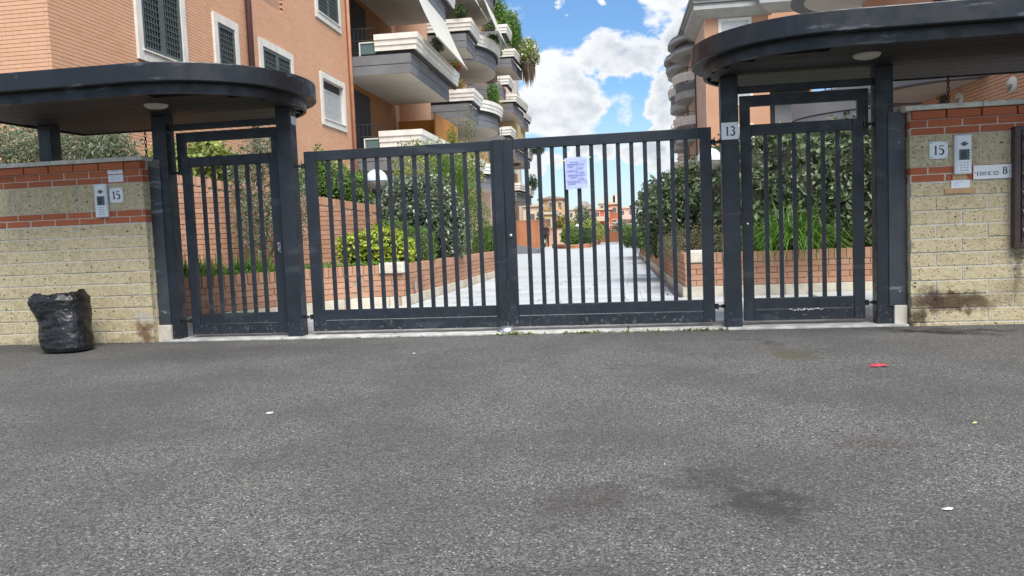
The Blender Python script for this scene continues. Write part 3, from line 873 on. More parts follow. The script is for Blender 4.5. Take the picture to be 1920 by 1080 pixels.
# ================================================================== GATES
def gate_leaf(label, cat, name, x0, x1, z0, z1, stile_l, stile_r, top, kick, nbars, barw, yf=-.02, dep=.05, group=None, strip=None, hinge=None, lock=None, round_bars=False):
    t = thing(name, label, cat, ((x0 + x1) / 2, yf, 0), 0, group)
    ox = -(x0 + x1) / 2
    X = lambda v: v + ox
    B().box(X(x0), X(x0 + stile_l), 0, dep, z0, z1).build('stile', 'gate_paint', t, bevel=.004)
    B().box(X(x1 - stile_r), X(x1), 0, dep, z0, z1).build('stile', 'gate_paint', t, bevel=.004)
    xa, xb = X(x0 + stile_l) + .0005, X(x1 - stile_r) - .0005
    B().box(xa, xb, .002, dep - .002, z1 - top, z1 - .001).build('top_rail', 'gate_paint', t, bevel=.004)
    zm = z0 + (kick - z0) * .50
    B().box(xa, xb, .002, dep - .002, zm + .003, kick).build('bottom_rail', 'gate_paint', t, bevel=.003)
    B().box(xa, xb, .005, dep - .005, z0, zm - .003).build('kick_rail', 'gate_paint', t, bevel=.003)
    me = None
    for i in range(nbars):
        xc = xa + (xb - xa) * (i + 1) / (nbars + 1)
        if me is None:
            o = B().box(-barw / 2, barw / 2, .012, dep - .012, kick - .002, z1 - top + .002).build('bar', 'gate_paint', t, bevel=.003)
            me = o
        else:
            o = me.copy(); COL.objects.link(o); o.parent = t
        o.location = (xc, 0, 0)
    if strip: B().box(X(strip[0]), X(strip[1]), -.014, -.0005, z0 - .012, z1 + .004).build('cover_strip', 'gate_paint', t, bevel=.003)
    if hinge:
        for hx, hz, sgn in hinge:
            h = B()
            h.tube([(X(hx), .02, hz - .022), (X(hx), .02, hz + .022)], .017, 10)
            h.tube([(X(hx), .02, hz), (X(hx + .075 * sgn), .02, hz)], .009, 8)
            h.tube([(X(hx + .05 * sgn), .02, hz - .014), (X(hx + .05 * sgn), .02, hz + .014)], .016, 8)
            h.build('hinge', 'rail_black', t)
    if lock:
        lx, lz, rr = lock
        o = B().lathe([(0, .014), (rr * .55, .013), (rr * .9, .009), (rr, .002), (rr, 0)], 18).build('lock', 'steel', t, smooth=True)
        o.location = (X(lx), -.001 if not strip else -.001, lz); o.rotation_euler = (R(90), 0, 0)
    return t
gl = gate_leaf('left leaf of the wide dark steel driveway gate, bare bars over the left planter', 'gate', 'driveway_gate', -3.037, -1.165, .053, 1.733, .108, .115, .092, .250, 13, .036,
               group='leaves of the driveway gate', strip=(-1.250, -1.169), hinge=[(-3.055, 1.603, -1), (-3.055, .19, -1)])
gr = gate_leaf('right leaf of the wide dark steel driveway gate, with a paper tied to its bars', 'gate', 'driveway_gate', -1.158, .655, .053, 1.737, .085, .098, .092, .250, 13, .036,
               group='leaves of the driveway gate', lock=(-1.118, .878, .017), hinge=[(.672, 1.610, 1), (.672, .19, 1)])
pl = gate_leaf('narrow pedestrian gate under the left canopy', 'gate', 'pedestrian_gate', -4.270, -3.290, .047, 1.745, .085, .095, .095, .245, 6, .036,
               group='pedestrian gates', hinge=[(-4.285, 1.604, -1), (-4.285, .18, -1)])
pr = gate_leaf('narrow pedestrian gate with chipped paint under the right canopy', 'gate', 'pedestrian_gate', .900, 1.893, .057, 1.737, .088, .088, .095, .250, 6, .034,
               group='pedestrian gates', lock=(.940, .895, .014), hinge=[(1.91, 1.683, 1), (1.91, .19, 1)])
# lever lock on the left pedestrian gate
b = B().box(-.013, .013, -.008, 0, -.052, .045); b.tube([(0, -.008, .030), (0, -.032, .030)], .010, 8)
b.lathe([(0, .02), (.012, .018), (.012, 0)], 10, (0, -.02, -.03))
o = b.build('handle_plate', 'casing_grey', pl, loc=(.455, -.001, .86))
# right pedestrian gate: scraped lighter streak on the kick rail
b = B()
for i in range(26):
    x = -.12 + i * .0105 + random.uniform(-.004, .004); z = .146 + random.uniform(-.009, .006)
    b.box(x, x + random.uniform(.005, .012), -.0005, .006, z, z + random.uniform(.003, .008))
b.build('scraped_paint', 'litter_white', pr, loc=(0, .0005, 0))
# dome stop in the middle of the threshold
tag(B().lathe([(.085, .0), (.085, .012), (.075, .032), (.052, .046), (.0, .052)], 28).build('gate_stop', 'steel', smooth=True, loc=(-1.185, -.075, .018)), 'shiny metal dome stop on the threshold where the two gate leaves meet', 'gate stop')

# ================================================================== PLATES, INTERCOMS, NOTICES
def glyph(ch):
    c = []
    def arc(cx, cz, rx, rz, a0, a1, w0, w1, n=14):
        pts = []
        for i in range(n + 1):
            t = i / n; a = R(a0 + (a1 - a0) * t)
            wv = w0 + (w1 - w0) * math.sin(math.pi * t)
            pts.append((cx + rx * math.cos(a), cz + rz * math.sin(a), wv))
        c.append(pts)
    def st(*p): c.append(list(p))
    if ch == '1':
        st((.27, 0, .075), (.27, .97, .075)); st((.27, .97, .03), (.10, .86, .03)); st((.10, .02, .025), (.44, .02, .025))
    elif ch == '5':
        st((.14, .955, .045), (.52, .955, .045)); st((.15, .98, .03), (.10, .55, .03)); arc(.24, .31, .27, .30, 125, -140, .03, .085)
    elif ch == '3':
        arc(.24, .74, .22, .235, 150, -80, .025, .075); arc(.23, .27, .27, .27, 88, -150, .03, .085)
    elif ch == 'B':
        st((.14, 0, .07), (.14, 1, .07)); st((0, .985, .02), (.3, .985, .02)); st((0, .02, .02), (.3, .02, .02)); arc(.26, .755, .24, .225, 92, -92, .025, .075); arc(.26, .275, .30, .255, 92, -92, .025, .08)
    elif ch == 'E':
        st((.14, 0, .06), (.14, 1, .06)); st((.03, .97, .035), (.5, .97, .035)); st((.1, .5, .03), (.42, .5, .03)); st((.03, .03, .035), (.52, .03, .035))
    elif ch == 'D':
        st((.14, 0, .06), (.14, 1, .06)); arc(.2, .5, .48, .48, 95, -95, .03, .075)
    elif ch == 'I':
        st((.16, 0, .06), (.16, 1, .06)); st((.04, .98, .025), (.28, .98, .025)); st((.04, .02, .025), (.28, .02, .025))
    elif ch == 'F':
        st((.14, 0, .06), (.14, 1, .06)); st((.03, .97, .035), (.5, .97, .035)); st((.1, .5, .03), (.42, .5, .03))
    elif ch == 'C':
        arc(.44, .5, .40, .48, 50, 310, .03, .075)
    elif ch == 'O':
        arc(.45, .5, .40, .48, 0, 180, .05, .07); arc(.45, .5, .40, .48, 180, 360, .05, .07)
    return c
GW = {'1': .55, '5': .62, '3': .60, 'B': .7, 'E': .62, 'D': .78, 'I': .34, 'F': .58, 'C': .92, 'O': .98}
def lettering(b, text, x, z, h, y0, gap=.06):
    for ch in text:
        for stn in glyph(ch):
            p = [(x + q[0] * h, z + q[1] * h, q[2] * h) for q in stn]
            vs = []; 
            for i in range(len(p)):
                a = p[max(0, i - 1)]; c_ = p[min(len(p) - 1, i + 1)]
                tx, tz = c_[0] - a[0], c_[1] - a[1]; L0 = math.hypot(tx, tz); nx, nz_ = -tz / L0, tx / L0
                vs += [(p[i][0] + nx * p[i][2], y0, p[i][1] + nz_ * p[i][2]), (p[i][0] - nx * p[i][2], y0, p[i][1] - nz_ * p[i][2])]
            m_ = len(vs); vs += [(a_, y0 + .004, c__) for a_, _, c__ in vs]
            fs = [(2 * i, 2 * i + 1, 2 * i + 3, 2 * i + 2) for i in range(len(p) - 1)]
            fs += [(2 * i, 2 * i + 2, m_ + 2 * i + 2, m_ + 2 * i) for i in range(len(p) - 1)] + [(2 * i + 1, m_ + 2 * i + 1, m_ + 2 * i + 3, 2 * i + 3) for i in range(len(p) - 1)]
            b.add(vs, fs)
        x += (GW[ch] + gap) * h
    return x
def plate(label, x, z, size, y, text, screws=((-1, -1), (1, -1), (-1, 1), (1, 1)), th_=.008, glyph_h=.52):
    t = thing('house_number', label, 'house number', (x, y, z), 0, 'house number plates')
    B().box(-size / 2, size / 2, -th_, 0, -size / 2, size / 2).build('plate', 'white_plate', t, bevel=.002)
    h = size * glyph_h; wtot = sum(GW[c] + .02 for c in text) * h
    for ch_i, ch in enumerate(text):
        b = B(); lettering(b, ch, -wtot / 2 + sum(GW[c] + .02 for c in text[:ch_i]) * h + .02 * h, -h / 2, h, -th_ - .002); b.build('numeral', 'ink', t, fix=False)
    for sx_, sz_ in screws:
        o = B().lathe([(0, .003), (.004, .002), (.005, 0)], 10).build('screw', 'casing_dark', t); o.location = (sx_ * size * .41, -th_, sz_ * size * .41); o.rotation_euler = (R(90), 0, 0)
    return t
plate('white plate numbered 13 on the steel post', .803, 1.684, .142, -.1005, '13', ((1, 1),))
plate('white plate numbered 15 on the wall above the bin bag side, below a white notice', -4.83, 1.410, .140, -.2145, '15')
plate('white plate numbered 15 on the right wall beside the EDIFICIO B sign', 2.421, 1.425, .138, -.1745, '15')
def intercom(label, x, z, y, w_=.128, h=.315):
    t = thing('intercom', label, 'intercom', (x, y, z), 0, 'door intercoms')
    B().box(-w_ / 2, w_ / 2, -.032, 0, -h / 2, h / 2).build('casing', 'casing_white', t, bevel=.008)
    B().box(-w_ / 2 + .022, w_ / 2 - .010, -.035, -.0325, -h / 2 + .012, h / 2 - .012).build('face_plate', 'white_plate', t, bevel=.001)
    zt = h / 2
    # lens shaped loudspeaker grille
    pts = [(-.034, 0), (-.02, .006), (-.016, .012), (0, .019), (.016, .012), (.02, .006), (.034, 0), (.02, -.006), (.016, -.012), (0, -.019), (-.016, -.012), (-.02, -.006)]
    b = B(); n = len(pts); b.add([(x_, -.0375, z_) for x_, z_ in pts] + [(x_, -.035, z_) for x_, z_ in pts], [tuple(range(n))] + [(i, (i + 1) % n, n + (i + 1) % n, n + i) for i in range(n)])
    b.build('speaker_grille', 'casing_dark', t, loc=(.006, 0, zt - .075))
    B().box(-.036, .036, -.039, -.035, -.042, .042).build('screen_bezel', 'screen_grey', t, loc=(.004, 0, zt - .160))
    B().box(-.020, .016, -.0405, -.039, -.032, .030).build('screen', 'screen_black', t, loc=(.002, 0, zt - .160))
    for k in range(4):
        o = B().lathe([(0, .004), (.006, .003), (.007, 0)], 10).build('call_button', 'casing_dark', t); o.location = (.040, -.039, zt - .128 - k * .022); o.rotation_euler = (R(90), 0, 0)
    for rr in range(4):
        for cc in range(3):
            B().box(-.010, .010, -.038, -.035, -.006, .006).build('key', 'steel', t, loc=(-.018 + cc * .024, 0, zt - .222 - rr * .021))
            B().box(-.003, .003, -.0388, -.038, -.003, .003).build('key_print', 'casing_dark', t, loc=(-.018 + cc * .024, 0, zt - .222 - rr * .021))
    return t
intercom('white intercom panel with keypad on the tuff wall left of the gates', -4.981, 1.366, -.212)
intercom('white intercom panel with keypad on the right wall above the taped note', 2.597, 1.380, -.172)
# EDIFICIO B sign
t = thing('building_sign', 'white sign lettered EDIFICIO B beside the right intercom', 'sign', (2.821, -.175, 1.232))
B().box(-.141, .141, -.008, 0, -.055, .055).build('plate', 'white_plate', t, bevel=.002)
b = B(); lettering(b, 'EDIFICIO', -.116, -.026, .0295, -.0105, .085); lettering(b, 'B', .074, -.022, .056, -.0105); b.build('lettering', 'ink', t, fix=False)
for sx_ in (-.127, .128):
    o = B().lathe([(0, .003), (.004, .002), (.005, 0)], 10).build('screw', 'casing_dark', t); o.location = (sx_, -.008, -.004); o.rotation_euler = (R(90), 0, 0)
def lines(t, name, mat, rows, x0, x1, y, rag=.2, h=.004):
    b = B()
    for z in rows:
        x = x0
        e = x1 - random.random() * rag * (x1 - x0)
        while x < e:
            w_ = random.uniform(.008, .028); b.box(x, min(e, x + w_), y - .0006, y, z, z + h); x += w_ + .006
    return b.build(name, mat, t)
t = thing('wall_notice', 'white two part notice on the brick band above the left number 15', 'notice', (-4.828, -.216, 1.600))
B().box(-.077, .079, -.003, 0, .008, .062).build('upper_card', 'paper', t); B().box(-.073, .081, -.003, 0, -.066, .0).build('lower_card', 'paper', t)
lines(t, 'heading', 'blue_print', [.030, .038], -.035, .035, -.003, 0, .005); lines(t, 'print', 'grey_print', [-.018, -.030, -.042], -.045, .03, -.003, .3, .003); lines(t, 'stamp', 'blue_print', [-.030, -.036], .035, .05, -.003, 0, .005)
t = thing('taped_note', 'small white note held by brown tape below the right intercom', 'note', (2.585, -.1765, 1.12))
B().box(-.070, .070, -.002, 0, -.008, .058).build('sheet', 'paper', t)
lines(t, 'writing', 'blue_print', [.040, .026, .010], -.055, .05, -.002, .6, .004)
B().box(-.120, .112, -.0035, -.0005, -.048, -.006).build('tape_strip', 'tape', t); B().box(-.060, .050, -.0035, 0, .060, .105).build('tape_strip', 'tape', t)
t = thing('notice_sheet', 'crumpled violet notice in a plastic sleeve tied to the bars of the right gate leaf', 'notice', (-.512, -.033, 1.405))
b = B(); nx, nz_ = 14, 18; W_, H_ = .192, .275
for j in range(nz_ + 1):
    for i in range(nx + 1):
        x, z = -W_ / 2 + W_ * i / nx, -H_ / 2 + H_ * j / nz_
        yy = .005 * noise.noise(Vector((x * 14, z * 16, 3.3))) + .003 * noise.noise(Vector((x * 40, z * 46, 1)))
        b.v.append((x + z * -.02, yy - .004, z + x * .05))
for j in range(nz_):
    for i in range(nx): b.f.append((j * (nx + 1) + i, j * (nx + 1) + i + 1, (j + 1) * (nx + 1) + i + 1, (j + 1) * (nx + 1) + i)); b.mi.append(0)
sh = b.build('sheet', 'violet_paper', t, smooth=True)
b = B()
for k, (xa, xb) in enumerate([(-.05, .03), (-.075, .075), (-.07, -.02), (.0, .07), (-.075, .02), (.0, .075), (-.07, .08), (-.05, .01), (.02, .07), (-.075, .04), (-.07, .0)]):
    z = .10 - k * .0185; b.box(xa, xb, -.0115, -.0105, z - .003 + xa * .05, z + .003 + xa * .05)
b.build('print', 'faint_print', t)
b = B()
for k in range(11): z = .06 - k * .017; b.add([(.099 - z * .02, -.008, z), (.109 - z * .02, -.008, z), (.109 - z * .02, -.008, z + .011), (.099 - z * .02, -.008, z + .011)], [(0, 1, 2, 3)])
b.build('sleeve_edge', 'white_plate', t)
for sx_ in (-1, 1): B().box(sx_ * .112 - .020, sx_ * .112 + .020, -.006, -.003, .118 + sx_ * .008, .127 + sx_ * .008).build('plastic_tie', 'tie_lime', t)
# mailbox block on the right wall
t = thing('mailbox', 'dark brown bank of letter boxes on the right wall beside the EDIFICIO B sign', 'mailbox', (3.30, -.172, 1.10))
B().box(-.34, .34, -.05, 0, -.485, .475).build('casing', 'mailbox_brown', t, bevel=.004)
f = B(); f.box(-.34, -.30, -.075, -.0505, -.485, .475); f.box(.30, .34, -.075, -.0505, -.485, .475); f.box(-.2995, .2995, -.075, -.0505, .440, .475); f.box(-.2995, .2995, -.075, -.0505, -.485, -.445); f.build('frame', 'mailbox_brown', t, bevel=.003)
for k in range(6):
    for c2 in range(2):
        x0 = -.285 + c2 * .29; z = .365 - k * .148
        B().box(x0, x0 + .275, -.062, -.0505, z - .085, z + .055).build('box_door', 'mailbox_brown', t, bevel=.003)
        b = B(); b.add([(x0 + .01, -.0625, z + .045), (x0 + .265, -.0625, z + .045), (x0 + .265, -.082, z + .0), (x0 + .01, -.082, z + .0), (x0 + .01, -.0625, z + .0), (x0 + .265, -.0625, z + .0)], [(0, 3, 2, 1), (3, 4, 5, 2), (0, 4, 3), (1, 2, 5)])
        b.build('flap', 'mailbox_flap', t)
        o = B().lathe([(0, .004), (.007, .003), (.008, 0)], 10).build('lock', 'steel', t); o.location = (x0 + .03, -.0622, z - .05); o.rotation_euler = (R(90), 0, 0)
B().box(-.235, -.185, -.0645, -.0625, -.20, -.145).build('name_card', 'paper', t)

# chains
def chain(label, x, y, z0, z1):
    t = thing('rain_chain', label, 'chain', (x, y, z1), 0, 'rain chains under the canopies')
    n = int((z0 - z1) / .034); me = None
    for i in range(n):
        if me is None:
            b = B(); pts = []
            prof = [(.011 * math.cos(a), .020 * math.sin(a)) for a in [2 * math.pi * k / 14 for k in range(15)]]
            b.tube([(p_[0], 0, p_[1]) for p_ in prof], .0045, 6, cap=False)
            me = b.build('link', 'chain_rust', t, smooth=True); o = me
        else:
            o = me.copy(); COL.objects.link(o); o.parent = t
        o.location = (0, 0, .02 + i * .034); o.rotation_euler = (0, 0, R(90) * (i % 2) + .2)
chain('rusty chain hanging behind the tuff wall left of the gates', -4.99, .55, 2.13, 1.70)
chain('rusty chain hanging behind the right wall near the wall lamps', 2.72, .45, 2.13, 1.70)

# ================================================================== PLANTERS AND GARDEN WALL
def planter(label, path, ztop, courses_z, cap_s=None, slopef=None, boxat=None, limit=300, maxs=None):
    x0, y0 = path[0]
    t = thing('brick_planter', label, 'planter', (x0, y0, 0), 0, 'brick planters inside the gates')
    pth = [(x - x0, y - y0) for x, y in path]
    S_ = arc_len(pth)
    sl = (lambda s, p: gz(p.y + y0)) if slopef else None
    # core behind the bricks and curb stones at the foot
    b = B()
    inner = off(pth, -.012)
    n = len(inner)
    vs = []; back = off(pth, -.16)
    for (x, y), (xb, yb) in zip(inner, back):
        g = gz(y + y0)
        vs += [(x, y, g - .1), (x, y, g + ztop - .012), (xb, yb, g + ztop - .012), (xb, yb, g - .1)]
    fs = []
    for i in range(n - 1):
        for k in range(4): fs.append((4 * i + k, 4 * i + (k + 1) % 4, 4 * i + 4 + (k + 1) % 4, 4 * i + 4 + k))
    b.add(vs, fs); b.build('mortar_core', 'planter_mortar', t)
    lay(t, pth, [(-.06, .128)], .62, .006, .07, 'curb_stone', 'curb_stone', slope=sl, proud=.030, jit=.001, limit=70)
    lay(t, pth, courses_z, .25, .008, .05, 'brick', 'planter_brick', slope=sl, limit=limit - 70, order=lambda it: abs(it[5] - maxs) * (.45 if it[5] > maxs else 1) if maxs > 10 else abs(it[5] - maxs) * (.45 if it[5] < maxs else 1))
    lay(t, pth, [(ztop - .125, ztop, .072)], .072, .008, .13, 'coping_brick', 'planter_brick', slope=sl, limit=220, proud=.004)
    return t
def curve(pts, n=6):
    # Catmull-Rom through plan points
    P = [Vector(p) for p in pts]; res = []
    for i in range(len(P) - 1):
        a, b_, c, d = P[max(0, i - 1)], P[i], P[i + 1], P[min(len(P) - 1, i + 2)]
        for k in range(n):
            t = k / n
            res.append(tuple(.5 * ((2 * b_) + (c - a) * t + (2 * a - 5 * b_ + 4 * c - d) * t * t + (3 * b_ - a - 3 * c + d) * t ** 3)))
    res.append(tuple(P[-1])); return res
ct = [(.134 + .0735 * k, .134 + .0735 * k + .066) for k in range(4)]
lp = curve([(-5.7, .55), (-5.0, 1.05), (-4.72, 1.5), (-4.38, 1.98), (-4.17, 2.48), (-3.80, 3.02), (-3.45, 3.17)], 5) + [(-3.10, 3.20), (-3.105, 8), (-3.12, 13.2), (-6.0, 13.3)]
planter('curved brick planter on a stone curb, left of the walkway behind the gates', lp, .555, ct, slopef=True, maxs=3.4)
rp = [(.085, 22), (.60, 3.40), (4.5, 3.40)]
planter('brick planter on a stone curb, right of the walkway below the tall hedge', rp, .555, ct, slopef=True, maxs=18.6)
def lightbox(label, x0, x1, y0, y1, z0, z1):
    t = thing('planter_block', label, 'stone block', ((x0 + x1) / 2, (y0 + y1) / 2, z0), 0, 'white blocks let into the planters')
    w2, d2 = (x1 - x0) / 2, (y1 - y0) / 2
    B().box(-w2, w2, -d2, d2, 0, z1 - z0).build('block', 'surround', t, bevel=.008)
    B().box(-w2 + .02, w2 - .02, -d2 - .003, -d2, .02, z1 - z0 - .03).build('face', 'pale_stone', t)
lightbox('white stone block let into the corner of the left planter', -3.42, -3.085, 3.145, 3.40, .43, .568)
lightbox('white stone block let into the corner of the right planter', .645, .93, 3.382, 3.60, .42, .575)
# small vent plate on the left planter side
tag(B().box(-3.075, -3.066, 3.62, 3.70, .16, .27).build('vent_plate', 'steel'), 'small metal plate on the side of the left planter near its corner', 'vent plate')

# curved garden retaining wall, top stepping down with its slope
gp = curve([(-9.3, 2.2), (-7.2, 2.7), (-6.23, 3.31), (-5.73, 3.79), (-5.2, 4.45), (-4.93, 4.82), (-4.62, 5.35), (-4.37, 5.91), (-4.30, 6.6)], 6)
gS = arc_len(gp)
t = thing('garden_wall', 'tall curved brick retaining wall behind the left planter', 'wall', (gp[0][0], gp[0][1], 0))
gpl = [(x - gp[0][0], y - gp[0][1]) for x, y in gp]
def gtop(x): return 1.90 - .235 * max(0, min(1.9, (x + 6.23)))
b = B(); vs = []
for (x, y), (xb, yb), (xw, yw) in zip(off(gpl, -.012), off(gpl, -.25), gp):
    z = gtop(xw) - .015; vs += [(x, y, .2), (x, y, z), (xb, yb, z), (xb, yb, .2)]
b.add(vs, [(4 * i + k, 4 * i + (k + 1) % 4, 4 * i + 4 + (k + 1) % 4, 4 * i + 4 + k) for i in range(len(gpl) - 1) for k in range(4)])
b.build('mortar_core', 'planter_mortar', t)
def gskip(s, z, a, b_):
    p, _ = at_s(gpl, arc_len(gpl), s); return z > gtop(p.x + gp[0][0]) - .15 or p.x + gp[0][0] < -7.3
gl_len = arc_len(gpl)
lay(t, gpl, [(.40 + .0735 * k, .40 + .0735 * k + .066) for k in range(20)], .25, .008, .05, 'brick', 'planter_brick', skip=gskip, limit=300, order=lambda it: -it[2] * 0 + abs(it[0].x - 3.6) + abs(it[3] - 1.4) * .4)
lay(t, gpl, [(-.125, 0.0, .072)], .072, .008, .15, 'coping_brick', 'planter_brick', proud=.004, slope=lambda s, p: gtop(p.x + gp[0][0]), skip=lambda s, z, a, b_: at_s(gpl, gl_len, s)[0].x + gp[0][0] < -7.3)

# globe lamps
def globe(label, x, y, z0, zc, r):
    t = thing('garden_lamp', label, 'lamp', (x, y, z0), 0, 'globe lamps in the planters')
    h = zc - z0
    B().lathe([(.06, 0), (.06, .03), (.032, .05), (.03, h - r - .06), (.05, h - r - .05), (.085, h - r - .02), (.085, h - r + .03), (0, h - r + .03)], 16).build('post', 'rail_black', t, smooth=False)
    pr_ = [(r * math.cos(a), h + r * math.sin(a)) for a in [R(-75 + 75 * k / 10) for k in range(11)]]
    B().lathe(pr_, 28).build('glass_bowl', 'lamp_glass', t, smooth=True)
    pr_ = [((r + .006) * math.cos(a), h + (r + .006) * math.sin(a)) for a in [R(-3 + 93 * k / 12) for k in range(13)]]
    B().lathe(pr_, 28).build('cap', 'lamp_cap', t, smooth=True)
globe('globe lamp with a pale cap beside the big variegated shrub on the left', -3.98, 4.95, .45, 1.80, .165)
globe('globe lamp with a pale cap beside the gate post marked 13', .97, 3.72, .44, 1.74, .155)

# ================================================================== PLANTS (near)
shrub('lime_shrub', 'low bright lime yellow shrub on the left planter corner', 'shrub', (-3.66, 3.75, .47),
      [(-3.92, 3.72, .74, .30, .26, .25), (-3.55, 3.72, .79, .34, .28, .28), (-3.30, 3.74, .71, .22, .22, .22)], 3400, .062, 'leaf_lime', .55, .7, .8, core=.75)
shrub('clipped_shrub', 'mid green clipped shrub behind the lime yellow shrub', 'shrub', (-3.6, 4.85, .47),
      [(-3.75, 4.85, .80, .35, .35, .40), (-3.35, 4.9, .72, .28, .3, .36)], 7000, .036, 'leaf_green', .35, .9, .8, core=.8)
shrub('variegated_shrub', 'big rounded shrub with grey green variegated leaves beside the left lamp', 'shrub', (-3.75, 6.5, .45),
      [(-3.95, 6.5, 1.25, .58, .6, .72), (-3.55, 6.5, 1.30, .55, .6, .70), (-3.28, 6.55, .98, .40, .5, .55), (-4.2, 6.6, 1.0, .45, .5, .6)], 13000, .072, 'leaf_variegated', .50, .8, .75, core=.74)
shrub('conifer', 'feathery olive green bush between the variegated shrub and the walkway', 'bush', (-3.55, 9.6, .42),
      [(-3.75, 9.6, 1.55, .55, .6, 1.0), (-3.45, 9.9, 1.0, .40, .6, .75), (-3.9, 9.4, 2.1, .40, .5, .6)], 8500, .075, 'leaf_green', .16, .9, .35)
shrub('ornamental_tree', 'yellow green leafy tree rising behind the variegated shrub', 'tree', (-4.6, 11.5, .42),
      [(-4.9, 11.3, 2.5, .8, .8, .7), (-4.3, 11.7, 2.2, .7, .7, .8), (-4.7, 11.5, 1.6, .8, .8, .7), (-4.0, 12, 2.7, .5, .5, .4)], 7000, .085, 'leaf_yellowgreen', .42, 1, .4, stem_r=.05)
shrub('dark_shrub', 'dark low shrub on the left planter edge nearest the gate lock', 'shrub', (-3.4, 12.5, .40),
      [(-3.45, 12.0, .75, .30, .5, .35), (-3.75, 12.5, .7, .3, .45, .35)], 3500, .06, 'leaf_dark', .5, .9, .5)
shrub('pale_shrub', 'small pale green shrub at the foot of the variegated shrub', 'shrub', (-3.32, 7.9, .43), [(-3.32, 7.9, .72, .17, .25, .32)], 900, .055, 'leaf_yellowgreen', .5, .8, .5)
grass_tuft('ornamental_grass', 'clump of upright green grass in the left planter, leftmost behind the pedestrian gate', 'grass', (-5.25, 1.75, .46), 420, .52, .26, 'blade_green', .016, group='grass clumps in the planters', spreadxy=(.18, .10))
grass_tuft('ornamental_grass', 'clump of upright green grass in the left planter beside the gate handle', 'grass', (-4.78, 2.15, .46), 420, .48, .26, 'blade_green', .016, group='grass clumps in the planters', spreadxy=(.18, .10))
grass_tuft('ornamental_grass', 'large arching clump of long grass in front of the tall hedge on the right', 'grass', (1.98, 3.62, .45), 1000, 1.0, .85, 'blade_green', .017, .95, group='grass clumps in the planters', spreadxy=(.16, .06))
P = RNG.uniform(size=(5200, 3)); pth_s = arc_len(lp)
V0 = []
for q in P:
    p, tt_ = at_s(lp, pth_s, .2 + q[0] * 3.6); nn_ = Vector((tt_.y, -tt_.x)); d = -.03 - q[1] * .42
    V0.append((p.x + nn_.x * d, p.y + nn_.y * d, .47 + q[2] * .11))
V0 = np.array(V0); nv = np.tile(np.array([[.05, -.3, 1.0]]), (len(V0), 1))
gc = leaf_mesh('ground_cover', V0, nv, .048, 'leaf_green', None, .45, .9); stuff(gc)
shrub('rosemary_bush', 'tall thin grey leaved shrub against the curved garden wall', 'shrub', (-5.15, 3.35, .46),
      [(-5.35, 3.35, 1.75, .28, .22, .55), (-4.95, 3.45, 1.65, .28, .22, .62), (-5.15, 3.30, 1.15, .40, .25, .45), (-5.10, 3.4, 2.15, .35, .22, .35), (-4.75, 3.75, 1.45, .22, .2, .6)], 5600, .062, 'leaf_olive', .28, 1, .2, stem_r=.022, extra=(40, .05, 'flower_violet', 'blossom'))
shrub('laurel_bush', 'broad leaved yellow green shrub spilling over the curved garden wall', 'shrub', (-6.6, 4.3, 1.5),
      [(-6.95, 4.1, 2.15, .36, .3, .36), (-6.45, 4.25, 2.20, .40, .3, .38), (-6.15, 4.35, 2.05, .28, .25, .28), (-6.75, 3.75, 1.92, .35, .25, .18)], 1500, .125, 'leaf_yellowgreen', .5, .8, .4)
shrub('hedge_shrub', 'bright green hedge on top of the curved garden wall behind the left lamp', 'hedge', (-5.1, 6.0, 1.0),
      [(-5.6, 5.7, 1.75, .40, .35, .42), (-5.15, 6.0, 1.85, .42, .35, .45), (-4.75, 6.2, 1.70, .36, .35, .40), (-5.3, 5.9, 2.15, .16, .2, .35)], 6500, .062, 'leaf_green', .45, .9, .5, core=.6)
# olive tree behind the left wall
t = shrub('olive_tree', 'silvery olive tree seen between the left wall and its canopy', 'tree', (-7.2, 1.5, .3),
      [(-7.9, 1.6, 2.15, .6, .5, .42), (-7.1, 1.7, 2.15, .65, .5, .42), (-6.45, 1.75, 2.10, .45, .4, .36), (-8.6, 1.5, 2.3, .6, .5, .5), (-6.05, 1.6, 2.1, .25, .3, .25)], 11000, .072, 'leaf_olive', .26, 1, .1, stem_r=.05)
shrub('hedge_shrub', 'green leafy shrub below the olive tree, left edge of the photo', 'shrub', (-8.0, 1.1, .3), [(-8.3, 1.1, 1.85, .5, .3, .20), (-7.6, 1.1, 1.80, .4, .3, .16)], 1100, .085, 'leaf_yellowgreen', .5, .9, .3)
# right-hand hedge
shrub('laurel_hedge', 'tall dense hedge with large glossy leaves behind the right pedestrian gate', 'hedge', (2.4, 4.6, .44),
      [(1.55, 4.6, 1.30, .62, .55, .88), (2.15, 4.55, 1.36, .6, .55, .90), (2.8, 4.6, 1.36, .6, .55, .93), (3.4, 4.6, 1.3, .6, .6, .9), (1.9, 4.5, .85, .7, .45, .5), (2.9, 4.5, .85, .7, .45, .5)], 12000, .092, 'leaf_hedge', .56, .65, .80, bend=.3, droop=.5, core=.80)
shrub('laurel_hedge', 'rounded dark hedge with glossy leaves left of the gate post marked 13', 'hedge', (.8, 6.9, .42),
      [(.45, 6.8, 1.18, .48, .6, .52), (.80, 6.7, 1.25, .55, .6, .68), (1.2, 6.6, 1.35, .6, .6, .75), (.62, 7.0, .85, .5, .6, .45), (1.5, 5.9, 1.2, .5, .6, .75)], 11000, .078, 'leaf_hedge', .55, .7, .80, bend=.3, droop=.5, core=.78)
shrub('lavender_bush', 'low brownish lavender bush in the right planter by its white corner block', 'bush', (.75, 3.95, .44),
      [(.62, 4.1, .66, .24, .3, .24), (.92, 3.9, .70, .26, .25, .26), (.48, 5.0, .60, .18, .5, .22), (1.25, 3.9, .64, .2, .22, .22)], 3400, .042, 'leaf_lavender', .22, 1, .3)
